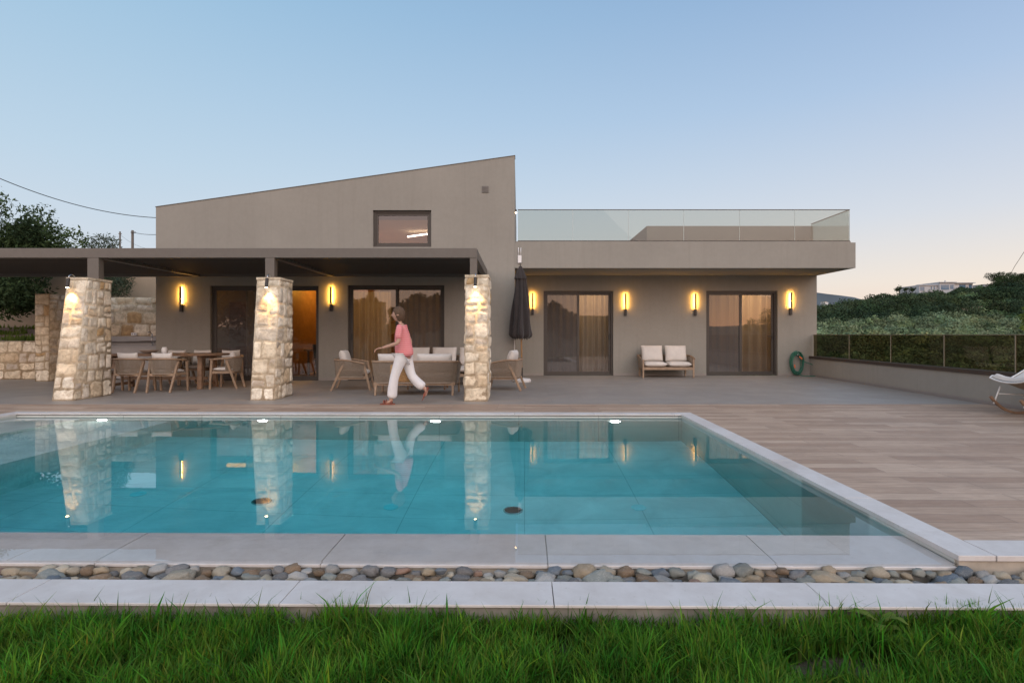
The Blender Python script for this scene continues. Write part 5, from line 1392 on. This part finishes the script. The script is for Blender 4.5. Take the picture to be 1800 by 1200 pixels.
# bare earth patch
V = []; idx = []
for j in range(9):
    for i in range(17):
        x, y = .825*116-7+14*i/16, 112.4+7.2*j/8; V.append((x, y, hill_h(x, y)+.35))
for j in range(8):
    for i in range(16): idx += [j*17+i, j*17+i+1, (j+1)*17+i+1, (j+1)*17+i]
tag(np_mesh('bare_earth', np.array(V), 4, np.array(idx), simple('bare_earth', (.26,.17,.11), .95, .3, .6, 0)), kind='structure')
# villa on the crest
HY = 152
vl = thing('hilltop_villa', (XA(1664,HY), HY, ZA(511,HY)), 'low modern flat-roofed villa with blue windows on the hill crest', 'villa')
def hb_(p0, p1, q0, q1, y0, y1, name, m):
    b = MB(); b.box(XA(p0,HY), XA(p1,HY), HY+y0, HY+y1, ZA(q1,HY), ZA(q0,HY)); b.build(name, M[m], vl)
hb_(1616, 1648, 501.5, 516, 0, 8, 'wall', 'far_grey'); hb_(1648, 1674.5, 497, 516, -.8, 8, 'wall', 'far_grey'); hb_(1674.7, 1711, 497.5, 514, .2, 8, 'wall', 'far_white')
hb_(1615.5, 1648, 500.8, 501.6, -.3, 8.2, 'roof', 'far_white'); hb_(1647, 1676, 496, 497.2, -1.2, 8.2, 'roof', 'far_grey'); hb_(1676.1, 1712.5, 496.6, 497.7, -.5, 8.2, 'roof', 'far_grey')
for a, c, d0, d1, yy in ((1617.5,1625,504,511,-.06),(1636,1638,503.5,509,-.06),(1641,1643,503,509,-.06),(1650,1664,501,509.5,-.86),(1666,1672,501,508,-.86),(1687,1698,500,507,.14),(1704,1709,500,507,.14)):
    hb_(a, c, d0, d1, yy, yy+.03, 'window', 'far_glass')
hb_(1671.2, 1672.4, 491.5, 496, 2, 2.3, 'chimney', 'far_grey')
wh = thing('white_shed', (XA(1738,150), 150, ZA(508,150)), 'small white building on the hill crest left of the pines', 'building')
b = MB(); b.box(XA(1731,150), XA(1745,150), 150, 154, ZA(510,150), ZA(500,150)); b.build('wall', M['far_white'], wh)
b = MB(); b.box(XA(1730.5,150), XA(1745.5,150), 149.9, 154.1, ZA(500,150)+.01, ZA(499.4,150)); b.build('roof', M['far_white'], wh)
b = MB(); b.box(XA(1735,150), XA(1738,150), 149.93, 149.98, ZA(505,150), ZA(502,150)); b.build('window', M['far_glass'], wh)
fh = thing('distant_house', (XA(1453,290), 290, ZA(534,290)), 'tiny pale house far off where the hill meets the distant ridge', 'building')
b = MB(); b.box(XA(1450,290), XA(1456,290), 290, 294, ZA(538,290), ZA(531,290)); b.build('wall', M['far_white'], fh)
b = MB(); b.box(XA(1449.6,290), XA(1453,290), 289.9, 294, ZA(531,290)+.01, ZA(530.2,290)); b.build('roof', M['stucco_beige'], fh)
def far_tree(px, py, Y, r_, h, label, seed, mat='leaf_dark', group='trees on the hill crest', squash=.7, n=9, cnt=1600, lf=.16):
    x, z = XA(px, Y), ZA(py, Y); cs, rs = clump(x, Y, z, r_*.8, r_*.8, r_*.45, n, r_*.28, r_*.5, seed)
    tree('pine_tree' if r_ > 1.3 else 'small_tree', (x, Y, z-h), h*.9, cs, rs, cnt, lf, M[mat], label, seed=seed, group=group, trunk=.12*r_, squash=squash)
far_tree(1757, 487, 148, 3.0, 4.5, 'large spreading pine on the hill crest right of the villa', 31, cnt=2600)
far_tree(1767, 493, 145, 3.0, 4, 'broad dark tree on the crest between the two tall pines', 32, cnt=2400)
far_tree(1798, 488, 146, 2.4, 4.5, 'dark pine on the crest at the right edge of the picture', 33, cnt=2000)
far_tree(1778, 483, 156, 1.4, 3.5, 'thin brownish tree behind the two crest pines', 34, 'leaf_olive', cnt=450)
far_tree(1581, 508, 150, 1.25, 1.5, 'small dark tree on the crest, left and tallest of three beside the villa', 35, cnt=500, squash=.9)
far_tree(1593.5, 508.5, 150, .8, 1.0, 'small dark tree on the crest, smallest and middle one of three beside the villa', 36, cnt=260)
far_tree(1603, 508, 150, 1.0, 1.2, 'small dark tree on the crest, nearest the villa of the three', 37, cnt=350)
# garden tree just past the right edge, one leafy branch and a bare twig reach into the frame
cs = [(10.35,10.2,1.75),(9.95,10.1,1.55),(9.50,10.0,1.70),(9.42,10.0,1.52),(9.28,9.95,1.50),(9.15,9.9,1.33),(9.45,10.0,1.36),(10.1,10.2,1.95)]
rs = [.38,.32,.17,.14,.12,.06,.10,.3]
gt = tree('garden_tree', (10.6, 10.3, -3.2), 4.6, cs, rs, 2600, .032, M['leaf_bright'], 'yellow-green leafy branch reaching in at the right edge beyond the parapet', seed=41, trunk=.07, narrow=.5)
b = MB(); b.tube([Vector((10.6,10.3,1.4)), (10.3,10.2,2.6), (9.75,10.1,2.95), (9.35,10.05,2.80), (9.08,10,2.45), (9.0,10,2.30)], [.02,.009,.006,.005,.004,.003], 6); b.build('twig', M['bark'], gt, smooth=True)

# trees behind the camera: they stand beyond the lawn and show up mirrored in the glass
BT = [(-31, -27, 3.6, 'broad '), (-26, -29, 4.2, 'tallest '), (-20.5, -26, 3.0, 'dense '), (-16, -27, 1.9, 'rounded '), (-12.6, -29, 1.5, 'slim '), (-9.6, -27, 2.2, 'bushy '), (4.6, -30, 2.0, 'upright '), (13, -36, 2.2, 'lone ')]
for i, (x, y, s_, nm) in enumerate(BT):
    cs, rs = clump(x, y, 1.0+s_, s_*.9, s_*.8, s_*1.0, 18, s_*.34, s_*.55, 50+i)
    tree('garden_tree', (x, y, -.4), 2.2, cs, rs, 7000, .22, M['leaf_dark'], nm+'dark tree on the lawn behind the viewpoint, mirrored in the glass doors', seed=50+i, trunk=.16)
